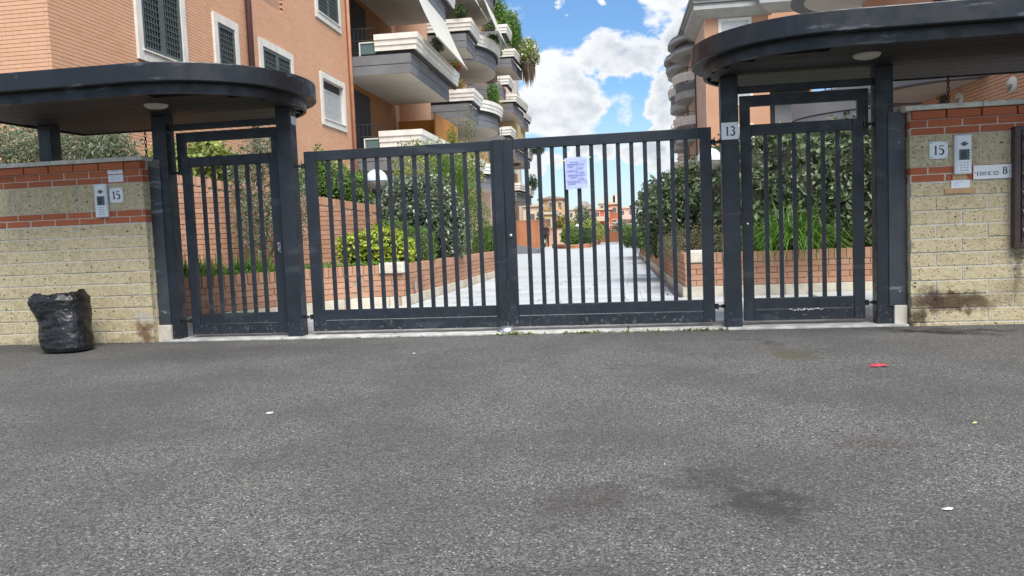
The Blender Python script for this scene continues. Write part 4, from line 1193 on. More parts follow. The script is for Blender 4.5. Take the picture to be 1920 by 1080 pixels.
shrub('green_shrub', 'fresh green small leaved shrub on the edge of the right planter', 'shrub', (.33, 7.6, .40),
      [(.30, 7.6, .68, .20, .35, .28), (.26, 8.6, .62, .16, .4, .25)], 1800, .06, 'leaf_green', .55, .8, .5, extra=(60, .05, 'flower_white', 'blossom'))
shrub('dark_shrub', 'dark green spreading shrub at the far end of the right planter', 'shrub', (.25, 19, .3), [(.2, 18.5, .62, .40, 1.2, .36), (.0, 20.5, .55, .35, 1, .32), (.4, 15.0, .72, .35, 1.2, .40)], 3800, .09, 'leaf_dark', .45, .9, .5)
# weeds along the threshold joint
wd = []
V = []; F = []; T = []
for i in range(300):
    x = random.choice([random.gauss(-1.1, .12), random.gauss(-.1, .30), random.gauss(.25, .2), random.gauss(.56, .07), random.uniform(-3.0, .7), random.gauss(-.5, .1)])
    if x > .72 or x < -3.05: continue
    y0 = -.172 + random.gauss(0, .012); n_ = random.randint(2, 5); big_ = random.choice([.4, .6, .6, 1.0, 1.5])
    for k in range(n_):
        a = random.uniform(0, 6.28); l_ = random.uniform(.014, .032) * big_; wq = l_ * .28; tz = random.uniform(.35, 1)
        o = len(V); dx, dy = math.cos(a), math.sin(a) * .6
        V += [(x, y0, .002), (x + dx * l_ * .5 - dy * wq, y0 + dy * l_ * .5 + dx * wq, l_ * tz * .6), (x + dx * l_, y0 + dy * l_, l_ * tz * .8), (x + dx * l_ * .5 + dy * wq, y0 + dy * l_ * .5 - dx * wq, l_ * tz * .6)]
        F.append((o, o + 1, o + 2, o + 3)); T.append(random.random())
o = npmesh('weeds', np.array(V), np.array(F), 'leaf_yellowgreen', np.array(T)); stuff(o)
# grit and dead leaves gathered in the joint
V = []; F = []; T = []
for i in range(420):
    x = random.uniform(-4.4, 2.1); y0 = -.19 + random.gauss(0, .028); s_ = random.uniform(.003, .009); a = random.uniform(0, 3.1)
    o = len(V); c_, q = math.cos(a) * s_, math.sin(a) * s_
    V += [(x + c_, y0 + q, .002), (x - q, y0 + c_, .006), (x - c_, y0 - q, .003), (x + q, y0 - c_, .005)]; F.append((o, o + 1, o + 2, o + 3)); T.append(random.random())
stuff(npmesh('leaf_litter', np.array(V), np.array(F), 'leaf_lavender', np.array(T)))
# litter
def scrap(label, x, y, pts, mat, h=.006):
    b = B(); n = len(pts); b.add([(px, py, h * (.3 + .9 * abs(math.sin(i * 2.3)))) for i, (px, py) in enumerate(pts)] + [(0, 0, h * 1.6)], [(i, (i + 1) % n, n) for i in range(n)])
    o = b.build('litter', mat, loc=(x, y, .001), fix=False); tag(o, label, 'litter', 'scraps lying on the asphalt')
scrap('crumpled red plastic scrap on the asphalt in front of the right gate', 1.432, -2.042, [(-.055, .005), (-.04, .022), (-.012, .008), (.012, .010), (.040, .026), (.052, 0), (.038, -.022), (.004, -.010), (-.036, -.024)], 'red_plastic', .012)
scrap('small white paper scrap on the asphalt, left of centre', -1.957, -3.199, [(-.024, 0), (-.01, .012), (.018, .008), (.024, -.006), (0, -.012)], 'litter_white')
scrap('tiny white scrap on the asphalt below the left gate leaf', -1.73, -1.198, [(-.014, 0), (0, .010), (.015, 0), (0, -.009)], 'litter_white')
scrap('small yellow scrap on the asphalt near the right edge', 1.416, -3.47, [(-.010, 0), (0, .010), (.011, .003), (.004, -.009)], 'litter_yellow')
scrap('pale torn paper scrap on the asphalt, low on the right', .921, -4.558, [(-.018, .005), (0, .010), (.016, 0), (.006, -.010), (-.012, -.006)], 'litter_white')

# ================================================================== BIN BAG
t = thing('bin_bag', 'full black plastic bin bag slumped against the left tuff wall', 'bin bag', (-5.09, -.67, 0))
NA, NH = 96, 60
V = []; F = []
prof = [(0, .70), (.03, .93), (.10, 1.02), (.25, 1.03), (.45, .99), (.65, 1.02), (.82, 1.08), (.93, 1.12), (1.0, 1.05)]
def pf(u):
    for (a, ra), (b_, rb) in zip(prof, prof[1:]):
        if u <= b_: return ra + (rb - ra) * (u - a) / (b_ - a)
    return prof[-1][1]
HB = .50
def fold(p, k=1.0):
    n1 = noise.noise(p * 5.5); n2 = noise.noise(p * 12 + Vector((3, 1, 4))); n3 = noise.noise(Vector((p.x * 10, p.y * 10, p.z * 34 + p.x * 10)))
    wq_ = noise.noise(p * 4 + Vector((7, 1, 2))); n4 = noise.noise(Vector((p.x * 4 + 5 + wq_, p.y * 3, p.z * 9 - p.x * 4 + wq_ * 2.2)))
    return k * (.016 * n1 + .004 * (1 - abs(n2) * 2.2) + .003 * (1 - abs(n3) * 2.4) + .010 * (1 - abs(n4) * 2.2))
for j in range(NH + 1):
    u = j / NH
    for i in range(NA):
        a = 2 * math.pi * i / NA
        sq = 1 / (abs(math.cos(a)) ** 2.6 + abs(math.sin(a)) ** 2.6) ** (1 / 2.6)
        r_ = pf(u) * sq
        x, y = (.198 + .015 * u) * r_ * math.cos(a), .18 * r_ * math.sin(a)
        topv = HB * (1 + .03 * math.cos(a + .2) + .015 * math.sin(3 * a + 1))
        z = u * topv
        d = Vector((math.cos(a), math.sin(a), 0)); p = Vector((x, y, z))
        f_ = fold(p, .35 + .8 * min(u, .6) if u > .02 else .1)
        q = p + d * f_
        q.x -= .115 * u ** 1.1; q.y += .06 * u          # slumped to the left and back on the wall
        V.append(q)
for j in range(NH):
    for i in range(NA): F.append((j * NA + i, j * NA + (i + 1) % NA, (j + 1) * NA + (i + 1) % NA, (j + 1) * NA + i))
# loose mouth: ruffled rim turned inward then out
o0 = len(V)
for k, (sc_, dz) in enumerate(((.95, .018), (.86, .020), (.70, -.012), (.42, -.018), (.0, -.02))):
    for i in range(NA):
        a = 2 * math.pi * i / NA; e = V[NH * NA + i]; c_ = Vector((-.115, .06, e.z))
        rf = .006 * math.sin(5 * a + k) + .022 * noise.noise(Vector((math.cos(a) * 2.2 * sc_, math.sin(a) * 2.2 * sc_, k * .4))) + .016 * noise.noise(Vector((math.cos(a) * 5 * sc_, math.sin(a) * 5 * sc_, 4)))
        p = c_ + (e - c_) * sc_; V.append(Vector((p.x, p.y, e.z + dz + rf * (1 if k < 3 else .4))))
for k in range(5):
    b0 = NH * NA if k == 0 else o0 + (k - 1) * NA
    for i in range(NA): F.append((b0 + i, b0 + (i + 1) % NA, o0 + k * NA + (i + 1) % NA, o0 + k * NA + i))
b = B(); b.v = [tuple(p) for p in V]; b.f = F + [tuple(range(NA))[::-1]]; b.mi = [0] * len(b.f)
o = b.build('sack', 'sack', t, smooth=True)
# crumpled knot flap at the back right of the mouth
b = B(); b.lathe([(.02, -.07), (.055, -.04), (.075, 0), (.07, .035), (.04, .055), (0, .06)], 26)
b.v = [tuple(Vector(p) * (1 + .35 * noise.noise(Vector(p) * 18)) + Vector((.0, 0, .012 * math.sin(p[0] * 90)))) for p in b.v]
b.build('flap', 'sack', t, smooth=True, loc=(.075, .05, .475))

# ================================================================== BUILDINGS
BR = R(1.6286)
def bw(v, u, z=0, o=(-9.18, 4.64)):
    # building frame (v outwards to the right, u into depth) to world
    return (o[0] + v * math.cos(BR) - u * math.sin(BR), o[1] + v * math.sin(BR) + u * math.cos(BR), z)

def frame_parts(t, y0, y1, z0, z1, kind, wd=.19):
    """window on the x = 0 face of a building: surround, sill, shutters or roller blind"""
    wnd = B().box(-.16, -.14, y0 + wd, y1 - wd, z0 + wd, z1 - wd).build('window', 'window_glass', t)
    s = B()
    s.box(-.155, .050, y0, y0 + wd, z0, z1); s.box(-.155, .050, y1 - wd, y1, z0, z1)
    s.box(-.155, .051, y0 + wd + .001, y1 - wd - .001, z1 - wd, z1); s.box(-.155, .051, y0 + wd + .001, y1 - wd - .001, z0, z0 + wd * .95)
    s.build('surround', 'surround', wnd, bevel=.006)
    B().box(-.10, .085, y0 + wd - .05, y1 - wd + .05, z0 + wd * .95 + .001, z0 + wd * .95 + .035).build('sill', 'surround', wnd, bevel=.004)
    a, b_, za, zb = y0 + wd + .01, y1 - wd - .01, z0 + wd + .035, z1 - wd - .01
    if kind == 'shutter' or kind == 'single':
        n = 2 if kind == 'shutter' else 1
        wq = (b_ - a) / n
        for k in range(n):
            p0, p1 = a + wq * k + .006, a + wq * (k + 1) - .006
            f = B()
            fr = .075
            f.box(.0, .035, p0, p0 + fr, za, zb); f.box(.0, .035, p1 - fr, p1, za, zb); f.box(.0, .034, p0 + fr, p1 - fr, zb - fr, zb); f.box(.0, .034, p0 + fr, p1 - fr, za, za + fr)
            f.build('shutter_frame', 'shutter_grey', wnd)
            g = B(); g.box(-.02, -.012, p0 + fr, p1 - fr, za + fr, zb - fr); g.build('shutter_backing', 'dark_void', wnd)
            g = B(); ny = max(3, int((p1 - p0 - 2 * fr) / .10)); 
            for q in range(1, ny + 1):
                yy = p0 + fr + (p1 - p0 - 2 * fr) * q / (ny + 1)
                g.box(.004, .016, yy - .009, yy + .009, za + fr, zb - fr)
            nz_ = int((zb - za - 2 * fr) / .135)
            for q in range(1, nz_ + 1):
                zz = za + fr + (zb - za - 2 * fr) * q / (nz_ + 1)
                g.box(.006, .022, p0 + fr, p1 - fr, zz - .006, zz + .006)
                for q2 in range(1, ny + 1):
                    yy = p0 + fr + (p1 - p0 - 2 * fr) * q2 / (ny + 1); g.box(.016, .028, yy - .014, yy + .014, zz - .010, zz + .014)
            g.build('grille', 'shutter_grey', wnd)
    else:
        drop = .26 * (zb - za)
        g = B(); zz = za
        while zz < zb - drop: g.box(-.10, -.075 + .008 * random.random(), a, b_, zz, zz + .052); zz += .058
        g.build('roller_blind', 'roller_shutter', wnd); stuff(wnd.children[-1]) if False else None
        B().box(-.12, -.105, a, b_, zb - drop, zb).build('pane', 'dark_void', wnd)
        B().box(-.095, -.06, a, b_, zb - drop, zb - drop + .05).build('blind_rail', 'roller_shutter', wnd)
    return wnd
LEDGE = [(-.26, .06), (0, 0), (0, .16), (.012, .165), (.035, .18), (.035, .34), (.047, .345), (.075, .365), (.075, .55), (-.26, .55)]
def balcony(t, slab, trough, zs, rail=None, soff='cream_soffit', h=.66, closed_in=.12, dark=True):
    """slab and trough are plan polylines (outward on the right) in the building frame"""
    bl = B()
    bl.prism(slab, zs, zs + .31); o = bl.build('balcony', 'slab_grey', t)
    B().prism(off(slab, -.014), zs + .311, zs + .334).build('groove', 'slab_groove', o)
    B().prism(slab, zs + .335, zs + h).build('upper_band', 'slab_grey', o)
    inn = off(slab, -.05)
    B().prism(inn, zs - .004, zs + .001).build('soffit', soff, o)
    if trough:
        B().sweep(off(trough, -.10), [(-.10, zs + h - .005), (0, zs + h - .005), (0, zs + h + .3), (-.10, zs + h + .3)]).build('parapet', 'slab_groove', o)  # inner wall toned near black: shade of the gap below the trough
        B().sweep(trough, [(d, zs + h + .125 + z) for d, z in LEDGE]).build('planter_trough', 'travertine', o)
        B().sweep(off(trough, -.09), [(-.12, zs + h + .62), (.09, zs + h + .62), (.09, zs + h + .655), (-.12, zs + h + .655)]).build('trough_soil', 'soil', o)
    if rail:
        r = B()
        for (xa, ya), (xb, yb) in zip(rail, rail[1:]):
            n = max(2, int(math.hypot(xb - xa, yb - ya) / .13))
            for k in range(n + 1):
                x, y = xa + (xb - xa) * k / n, ya + (yb - ya) * k / n
                r.box(x - .010, x + .010, y - .010, y + .010, zs + h - .002, zs + h + .93)
            for zz in (.12, .52, .93):
                r.tube([(xa, ya, zs + h + zz), (xb, yb, zs + h + zz)], .022, 6)
        r.build('railing', 'rail_black', o)
    return o

# ---------------- left apartment block
LB = thing('apartment_building', 'salmon brick apartment building with stepped balconies on the left', 'building', bw(0, 0), BR)
WIN = [(2.40, 4.22, 4.48, 6.30, 'shutter'), (5.44, 6.66, 4.48, 6.16, 'single'), (7.82, 10.0, 4.48, 6.15, 'shutter'), (12.12, 14.40, 4.48, 6.13, 'roller'), (12.06, 14.36, 7.74, 9.5, 'shutter')]
HT = 18.0
core = B()
# wall slabs around the openings so that windows sit in real holes
def wallstrip(b, y0, y1, holes):
    z = -1.0
    for (hz0, hz1) in holes + [(HT, HT)]:
        if hz0 > z: b.box(-.35, -.045, y0, y1, z, hz0)
        z = hz1
ys = sorted({0.045, 15.2} | {q[0] for q in WIN} | {q[1] for q in WIN})
for a, b_ in zip(ys, ys[1:]):
    mid = (a + b_) / 2
    wallstrip(core, a, b_, sorted((q[2], q[3]) for q in WIN if q[0] < mid < q[1]))
core.box(-9, -.35, .045, .35, -1, HT); core.box(-9, -.36, .36, 15.2, -1, HT)
core.build('wall', 'facade_mortar', LB)
courses = [(1.50 + .066 * k, 1.50 + .066 * k + .0585) for k in range(128)]
def fskip(s, z, a, b_):
    for y0, y1, z0, z1, _ in WIN:
        if y0 - .26 - .0 < s - 6 + .13 and b_ - 6 > y0 and a - 6 < y1 and z0 < z + .03 and z - .03 < z1: return True
    return (s < 6 and z > 6.8) or (s > 6 and s - 6 < 9.5 and z > 7.2)
lay(LB, [(-6, 0), (0, 0), (0, 15.2)], courses, .262, .004, .05, 'brick', 'salmon_brick', limit=300, skip=fskip, jit=.0008, bev=.0008,
    order=lambda it: abs(it[0].x) + it[0].y + abs(it[3] - 5.3) * 1.2 + (0 if it[3] > 3.9 else 6))
for q in WIN:
    frame_parts(LB, *q)
# brick makeup strips beside the windows (where whole bricks were left out)
mk = B()
for y0, y1, z0, z1, _ in WIN:
    for c0, c1 in courses:
        if c1 > z0 and c0 < z1: mk.box(-.05, 0, y0 - .30, y0 - .004, c0, c1); mk.box(-.05, 0, y1 + .004, y1 + .28, c0, c1)
stuff(mk.build('brickwork', 'salmon_brick', LB, tint=list(np.repeat(RNG.random(len(mk.f) // 6), 6)), fix=False))
p = B(); p.tube([(.11, 7.15, .5), (.11, 7.15, 14)], .075, 12); 
for zz in (3.2, 5.2, 7.2): p.lathe([(.085, 0), (.085, .06)], 12, (.11, 7.15, zz))
p.build('downpipe', 'pipe_brown', LB, smooth=True)
p = B(); p.tube([(.09, 14.98, .5), (.09, 14.98, 14)], .06, 10); p.build('downpipe', 'pipe_salmon', LB, smooth=True)
# set-back flats behind the balconies
B().box(-9, -.3, 15.21, 70, -1, HT).build('rear_block', 'salmon_brick', LB)
rb = B()
for fl in range(5):
    z = 3.98 + 3.29 * (fl - 1)
    rb.box(-2.2, -.29, 15.5, 22, z, z + 2.55)
rb.build('loggia_wall', 'recess_wall', LB)
for fl in range(5):
    z = 3.98 + 3.29 * (fl - 1)
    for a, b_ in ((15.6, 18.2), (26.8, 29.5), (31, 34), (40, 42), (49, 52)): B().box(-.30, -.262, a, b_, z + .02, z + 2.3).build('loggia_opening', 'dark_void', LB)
# round brick stair tower between the balcony stacks
B().lathe([(1.05, -1), (1.05, HT)], 24, (-.2, 23.7, 0)).build('stair_tower', 'salmon_brick', LB, smooth=True)
B().box(-.30, .02, 60.5, 66, -1, HT).build('end_bay', 'white_render', LB)
B().box(-.29, 1.25, 52.5, 60.4, 6.9, 9.8).build('end_room', 'yellow_wall', LB)
for k, zz in enumerate((1.0, 4.0)): B().box(.021, .06, 61.2, 63.4, zz, zz + 2.3).build('shutter_panel', 'recess_wall', LB)
# balcony stacks
FZ = [3.23, 6.50, 9.80, 13.10]
for i, z in enumerate(FZ):
    balcony(LB, [(-.3, 15.17), (2.16, 15.17), (2.16, 21.6), (-.3, 21.6)], [(.92, 15.15), (2.38, 15.15), (2.38, 22.6)], z, rail=[(.05, 15.22), (.92, 15.22)])
    # low glazed screen panel on the rail
    s = B().box(.40, .95, 15.19, 15.21, z + .72, z + 1.08); s.build('screen_panel', 'canopy_screen', LB)
    f = B().box(.36, .40, 15.16, 15.20, z + .66, z + 1.12).box(.40, .95, 15.16, 15.20, z + 1.08, z + 1.12); f.build('screen_frame', 'surround', LB)
    balcony(LB, [(-.3, 26.35), (2.16, 26.35), (2.16, 28.9), (-.3, 28.9)], [(.30, 26.30), (2.40, 26.30), (2.40, 28.85)], z)
    arc = [(.95 + 1.72 * math.cos(a), 32.3 + 3.5 * math.sin(a)) for a in [R(-72 + 162 * q / 16) for q in range(17)]]
    balcony(LB, [(-.3, arc[0][1])] + arc + [(-.3, arc[-1][1])], [(a_ + .22, b_) for a_, b_ in arc], z)
    if i > 0: balcony(LB, [(-.3, 39.6), (1.95, 39.6), (1.95, 42.2), (-.3, 42.2)], [(1.6, 40.8), (2.35, 40.8), (2.35, 43.2)], z, rail=[(.9, 39.65), (1.9, 39.65)])
    balcony(LB, [(-.3, 47.9), (1.72, 47.9), (1.95, 53.2), (-.3, 53.2)], [(.6, 47.85), (1.98, 47.85), (2.25, 53.4)], z)
    if i < 3: balcony(LB, [(-.3, 56.5), (1.5, 56.5), (1.6, 60.2), (-.3, 60.2)], [(.6, 56.45), (1.7, 56.45), (1.85, 60.3)], z)
B().box(-9.5, .7, -.6, 67, HT, HT + .35).build('roof', 'eave_grey', LB)
# ground-floor plinth wing seen behind the planters
B().box(-.28, 1.9, 15.35, 21.4, -1, 3.22).build('ground_floor', 'slab_grey', LB)
B().box(-.28, 1.6, 26.6, 36, -1, 3.22).build('ground_floor', 'pale_pink_render', LB)
# partition awning board (orange) by the second loggia
B().box(1.55, 1.62, 21.2, 26.0, 4.0, 6.0).build('orange_screen', 'orange_awning', LB)
B().box(-.2, 1.61, 22.0, 22.06, 4.0, 5.85).build('orange_screen', 'orange_awning', LB)
def awning(y0, y1, x0, z0, x1, z1):
    b = B(); n = 8; vs = []
    for k in range(n + 1):
        t_ = k / n; sag = -.10 * math.sin(math.pi * t_)
        vs += [(x0 + (x1 - x0) * t_, y0, z0 + (z1 - z0) * t_ + sag), (x0 + (x1 - x0) * t_, y1, z0 + (z1 - z0) * t_ + sag)]
    vs += [(x, y, z - .012) for x, y, z in vs]; m_ = 2 * (n + 1)
    b.add(vs, [(2 * k, 2 * k + 1, 2 * k + 3, 2 * k + 2) for k in range(n)] + [(m_ + 2 * k, m_ + 2 * k + 2, m_ + 2 * k + 3, m_ + 2 * k + 1) for k in range(n)])
    b.tube([(x1, y0, z1), (x1, y1, z1)], .03, 6)
    b.build('awning', 'awning_cloth', LB, smooth=False)
awning(15.6, 21.4, 2.18, 9.75, 3.02, 7.75)
awning(29.2, 33.5, 2.6, 13.05, 3.3, 11.2)
awning(26.6, 28.7, 2.2, 13.05, 2.9, 11.6)
# plants on those balconies (things of their own)
def bplant(label, v, u, z, r, h, mat, n, size, asp=.4, extra=None, droop=0, cat='plant'):
    x, y, _ = bw(v, u)
    shrub('balcony_plant', label, cat, (x, y, z), [(x, y, z + h * .5, r, r * 1.3, h * .55), (x + r * .2, y + r * .9, z + h * .35, r * .7, r, h * .4)], n, size, mat, asp, 1, .2, stem_r=.015, group='plants on the balconies', extra=extra, droop=droop)
bplant('spiky green plant below the awning on the nearest balcony planter', 2.40, 18.6, 7.95, .22, .55, 'leaf_olive', 700, .13, .2)
bplant('red flowering plant at the far end of the nearest balcony planter', 2.45, 22.0, 7.90, .20, .40, 'leaf_green', 400, .09, .4, (160, .09, 'flower_red', 'blossom'))
bplant('bare twiggy grey shrub beside the round first-floor balcony', 2.30, 24.6, 4.6, .45, 2.3, 'leaf_olive', 1500, .10, .2)
bplant('yellow green sapling behind the lowest balcony planter', 2.35, 20.8, 4.55, .22, .85, 'leaf_yellowgreen', 500, .10, .4)
bplant('dark bush on the second balcony stack near the top of the photo', 1.9, 26.4, 11.2, .35, .6, 'leaf_dark', 900, .12, .4)
bplant('trailing ivy along the upper round balcony planter', 2.75, 31.5, 11.1, .28, .45, 'leaf_green', 1300, .12, .5, droop=.8)
bplant('trailing ivy along the far end of the upper round balcony', 2.55, 34.0, 11.0, .30, .6, 'leaf_green', 1300, .12, .5, droop=.9)
bplant('red and green plants on the lower straight balcony planter', 1.6, 26.5, 7.95, .35, .45, 'leaf_rust', 700, .10, .4)
bplant('green bush filling the lower round balcony planter', 2.65, 31.2, 7.9, .33, 1.0, 'leaf_green', 1900, .11, .4)
bplant('small flowering plant on the far end of the lower round balcony', 2.5, 34.5, 7.9, .25, .5, 'leaf_yellowgreen', 700, .1, .4, (90, .1, 'flower_red', 'blossom'))
bplant('mass of pale flowering shrubs bulging off the far top balcony', 2.55, 51.0, 13.9, 1.0, 1.9, 'leaf_yellowgreen', 3800, .19, .45, (320, .17, 'flower_white', 'blossom'))
bplant('dark creeper growing above the far top balcony', 1.2, 44.0, 14.2, .9, 3.4, 'leaf_green', 4200, .19, .45)
bplant('green creeper spilling down the roof edge above the flowering shrubs', 1.75, 48.5, 14.9, .75, 2.4, 'leaf_green', 3600, .18, .45)
bplant('round dark bush on the far balcony just above the gate', 2.35, 58.6, 7.7, .75, 1.0, 'leaf_dark', 1500, .2, .4)
bplant('dark bush on the low far balcony seen through the gate bars', 1.95, 57.5, 4.5, .5, 1.3, 'leaf_dark', 900, .18, .4)
bplant('yellow plant on the far balcony under the thatch', 1.7, 49.5, 10.5, .4, .9, 'leaf_yellowgreen', 700, .16, .4)
x, y, _ = bw(2.62, 51.6)
b = B()
for k in range(260):
    a = random.uniform(0, 6.28); r_ = random.uniform(.2, .85); px, py = r_ * math.cos(a) * .62, r_ * math.sin(a) * 1.4; zb = random.uniform(-2.6, -1.4) * (1 - .35 * r_)
    b.add([(px - .05, py, 0), (px + .05, py, 0), (px + .015 + random.uniform(-.05, .05), py + random.uniform(-.1, .1), zb)], [(0, 1, 2)])
o = b.build('dry_thatch', 'thatch', loc=(x, y, 14.35), fix=False); tag(o, 'hanging brown dry foliage below the flowering shrubs on the far top balcony', 'plant')

# ---------------- right-hand far block
def far_right():
    o = bw(15.15, 42.2)
    t = thing('apartment_building', 'orange brick apartment block with stacked round balconies and grey eaves on the right', 'building', o, BR)
    ZT = 14.9
    B().box(0, 4.0, 0, 24, -1, ZT).box(4.01, 7.2, 2.2, 24, -1, ZT).build('wall', 'far_brick', t)
    B().box(-.02, -.002, .0, 24, -1, ZT).build('side_wall', 'pale_side', t)  # paler skin over the brick: this side's stronger light put into its colour
    wdn = B().box(1.05, 2.75, -.02, .05, 12.0, 13.9).build('window', 'roller_shutter', t)
    f = B().box(.85, 1.05, -.05, .05, 11.8, 14.1).box(2.75, 2.95, -.05, .05, 11.8, 14.1).box(1.051, 2.749, -.05, .05, 13.9, 14.1).box(1.051, 2.749, -.05, .05, 11.8, 12.0); f.build('surround', 'surround', wdn)
    for zz in (5.4, 8.7):
        wdn = B().box(1.05, 2.75, -.02, .05, zz, zz + 1.7).build('window', 'roller_shutter', t)
        B().box(.85, 1.05, -.05, .05, zz - .2, zz + 1.9).box(2.75, 2.95, -.05, .05, zz - .2, zz + 1.9).box(1.051, 2.749, -.05, .05, zz + 1.7, zz + 1.9).box(1.051, 2.749, -.05, .05, zz - .2, zz).build('surround', 'surround', wdn)
    # recessed loggias to the right
    for zz in (.6, 3.9, 7.2, 10.5):
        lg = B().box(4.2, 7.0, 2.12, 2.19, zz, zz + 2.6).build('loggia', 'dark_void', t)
        B().box(4.02, 7.2, .5, 2.19, zz - .5, zz - .1).build('balcony_slab', 'eave_grey', lg)
        B().box(4.7, 6.9, 2.06, 2.115, zz, zz + 1.5).build('roller_blind', 'slab_grey', lg)
    # eaves: stepped cornice following the roof edge
    path = [(7.4, -.0), (4.0, 0), (0, 0), (0, 24)][::-1]
    path = [(0, 24), (0, 0), (4.0, 0), (4.0, -.5), (7.4, -.5)]
    b = B().sweep(path, [(-.2, ZT - .75), (.1, ZT - .75), (.75, ZT - .30), (.75, ZT - .05), (.80, ZT), (.80, ZT + .28), (.92, ZT + .34), (.92, ZT + .70), (-.2, ZT + .70)])
    b.build('eave', 'eave_grey', t)
    for dz_, d in ((.0, .805), (.30, .925)): B().sweep(path, [(d, ZT + dz_ + .02), (d + .02, ZT + dz_ + .02), (d + .02, ZT + dz_ + .1), (d, ZT + dz_ + .1)]).build('gutter', 'slab_groove', t)
    # stacked round balconies on the left side
    for uc, sc_ in ((9.0, 1.0), (15.0, .95)):
        for z in (3.9, 7.1, 10.3):
            arc = [(-1.30 * sc_ * math.cos(a), uc - 2.4 * math.sin(a)) for a in [R(-90 + 180 * q / 14) for q in range(15)]]
            bl = B().prism([(0, uc + 2.4)] + arc + [(0, uc - 2.4)], z, z + .5); bo = bl.build('balcony', 'eave_grey', t)
            B().prism([(0, uc + 2.35)] + [(x * .96, uc + (y - uc) * .96) for x, y in arc] + [(0, uc - 2.35)], z + .51, z + 1.05).build('upper_band', 'slab_grey', bo)
            a2 = [(x * 1.13, uc + (y - uc) * 1.08) for x, y in arc]
            B().sweep(a2, [(d - .05, z + 1.2 + z_ * 1.1) for d, z_ in LEDGE]).build('planter_trough', 'travertine', bo)
            B().sweep(a2, [(-.2, z + 2.1), (-.16, z + 2.1), (-.16, z + 2.14), (-.2, z + 2.14)]).build('railing', 'rail_black', bo)
            B().box(-.06, -.03, uc - 1.4, uc + 1.4, z + 1.05, z + 3.0).build('door', 'white_render', bo)
        for z, e in ((13.6, 1.2), (14.4, 1.35)):
            arc = [(-1.30 * sc_ * e * math.cos(a), uc - 2.4 * e * math.sin(a)) for a in [R(-90 + 180 * q / 14) for q in range(15)]]
            B().prism([(0, uc + 2.4 * e)] + arc + [(0, uc - 2.4 * e)], z, z + .22).build('round_eave', 'eave_grey', t)
            B().prism([(0, uc + 2.3 * e)] + [(x * .93, uc + (y - uc) * .95) for x, y in arc] + [(0, uc - 2.3 * e)], z + .22, z + .42).build('round_eave', 'slab_grey', t)
    p = B().tube([(-.08, 5.9, 0), (-.08, 5.9, 13.5)], .045, 8).tube([(-.08, 12, 0), (-.08, 12, 13.5)], .045, 8); p.build('downpipe', 'pipe_brown', t)
m = Mat('far_brick', (.46, .215, .11), .85)
zz = m.sepz().outputs[2]
wv = m.math('FRACT', m.math('MULTIPLY', zz, 1 / .13))
cc = m.mix(m.rng(m.noise(.7, 4), .3, .7), (.54, .31, .20), (.50, .27, .165))
m.color(m.mix(m.rng(wv, .80, .9, 0, .4), cc, (.32, .17, .11))); MT['far_brick'] = m.m
simple('pale_side', (.66, .47, .37), .85, var=.06, scale=1)
far_right()

# ---------------- right-hand near wing
o = bw(15.8, -4)
RW = thing('apartment_building', 'near brick wing with wall lamps and round balconies behind the right wall', 'building', o, BR)
B().box(.045, 8, 0, 15.5, -1, 12).build('wall', 'facade_mortar', RW)
cs = [(1.70 + .066 * k, 1.70 + .066 * k + .057) for k in range(40)]
lay(RW, [(0, 15.5), (0, 0), (6, 0)], cs, .262, .006, .05, 'brick', 'salmon_brick', limit=300, jit=.001, bev=.001, order=lambda it: abs(it[0].y - 7.3) + abs(it[3] - 2.9) * 2,
    skip=lambda s, z, a, b_: (9.85 < 15.5 - s < 10.35))
B().box(-.004, .05, 0, 15.5, 4.34, 12).build('upper_wall', 'far_brick', RW)
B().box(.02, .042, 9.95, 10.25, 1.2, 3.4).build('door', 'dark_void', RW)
p = B().tube([(-.10, 10.05, 4.4), (-.10, 10.05, 11)], .08, 10).tube([(-.10, 9.75, 4.4), (-.10, 9.75, 11)], .045, 8); p.build('downpipe', 'pipe_brown', RW)
def round_balcony(t, yc, r, z, name='balcony'):
    arc = [(-r * math.cos(a), yc - r * 1.0 * math.sin(a)) for a in [R(-90 + 180 * q / 28) for q in range(29)]]
    body = [(.03, yc + r)] + arc + [(.03, yc - r)]
    q = B().prism([(x, y) for x, y in body], z + .10, z + 1.15); bo = q.build(name, 'eave_light', t)
    B().sweep(arc, [(-.3, z), (.03, z), (.03, z + .095), (-.3, z + .095)]).build('drip_rim', 'slab_grey', bo)
    B().prism([(.03, yc + r - .12)] + [(x * (1 - .12 / r), yc + (y - yc) * (1 - .12 / r)) for x, y in arc] + [(.03, yc - r + .12)], z + .012, z + .05).build('soffit', 'cream_soffit', bo)
    B().sweep(arc, [(.0, z + .55), (.012, z + .55), (.012, z + .58), (.0, z + .58)]).build('groove', 'slab_groove', bo)
    return bo
simple('eave_light', (.36, .37, .38), .7, var=.08, scale=1.5)
round_balcony(RW, 9.75, 1.75, 3.42)
round_balcony(RW, 14.6, 2.05, 3.0)
round_balcony(RW, 14.6, 2.0, 6.72)
for yy, zz in ((7.05, 3.10), (9.18, 3.20)):
    lp_ = B().lathe([(0, -.07), (.10, -.065), (.135, -.03), (.14, 0)], 20).build('wall_lamp', 'surround', RW, smooth=True, loc=(0, yy, zz)); lp_.rotation_euler = (0, R(90), 0)
    lq = B().lathe([(.0, -.115), (.06, -.10), (.10, -.07), (.115, -.03), (.115, 0)], 14, (0, 0, 0), R(-90), R(90)).build('lamp_glass', 'lamp_glass', lp_, smooth=True)
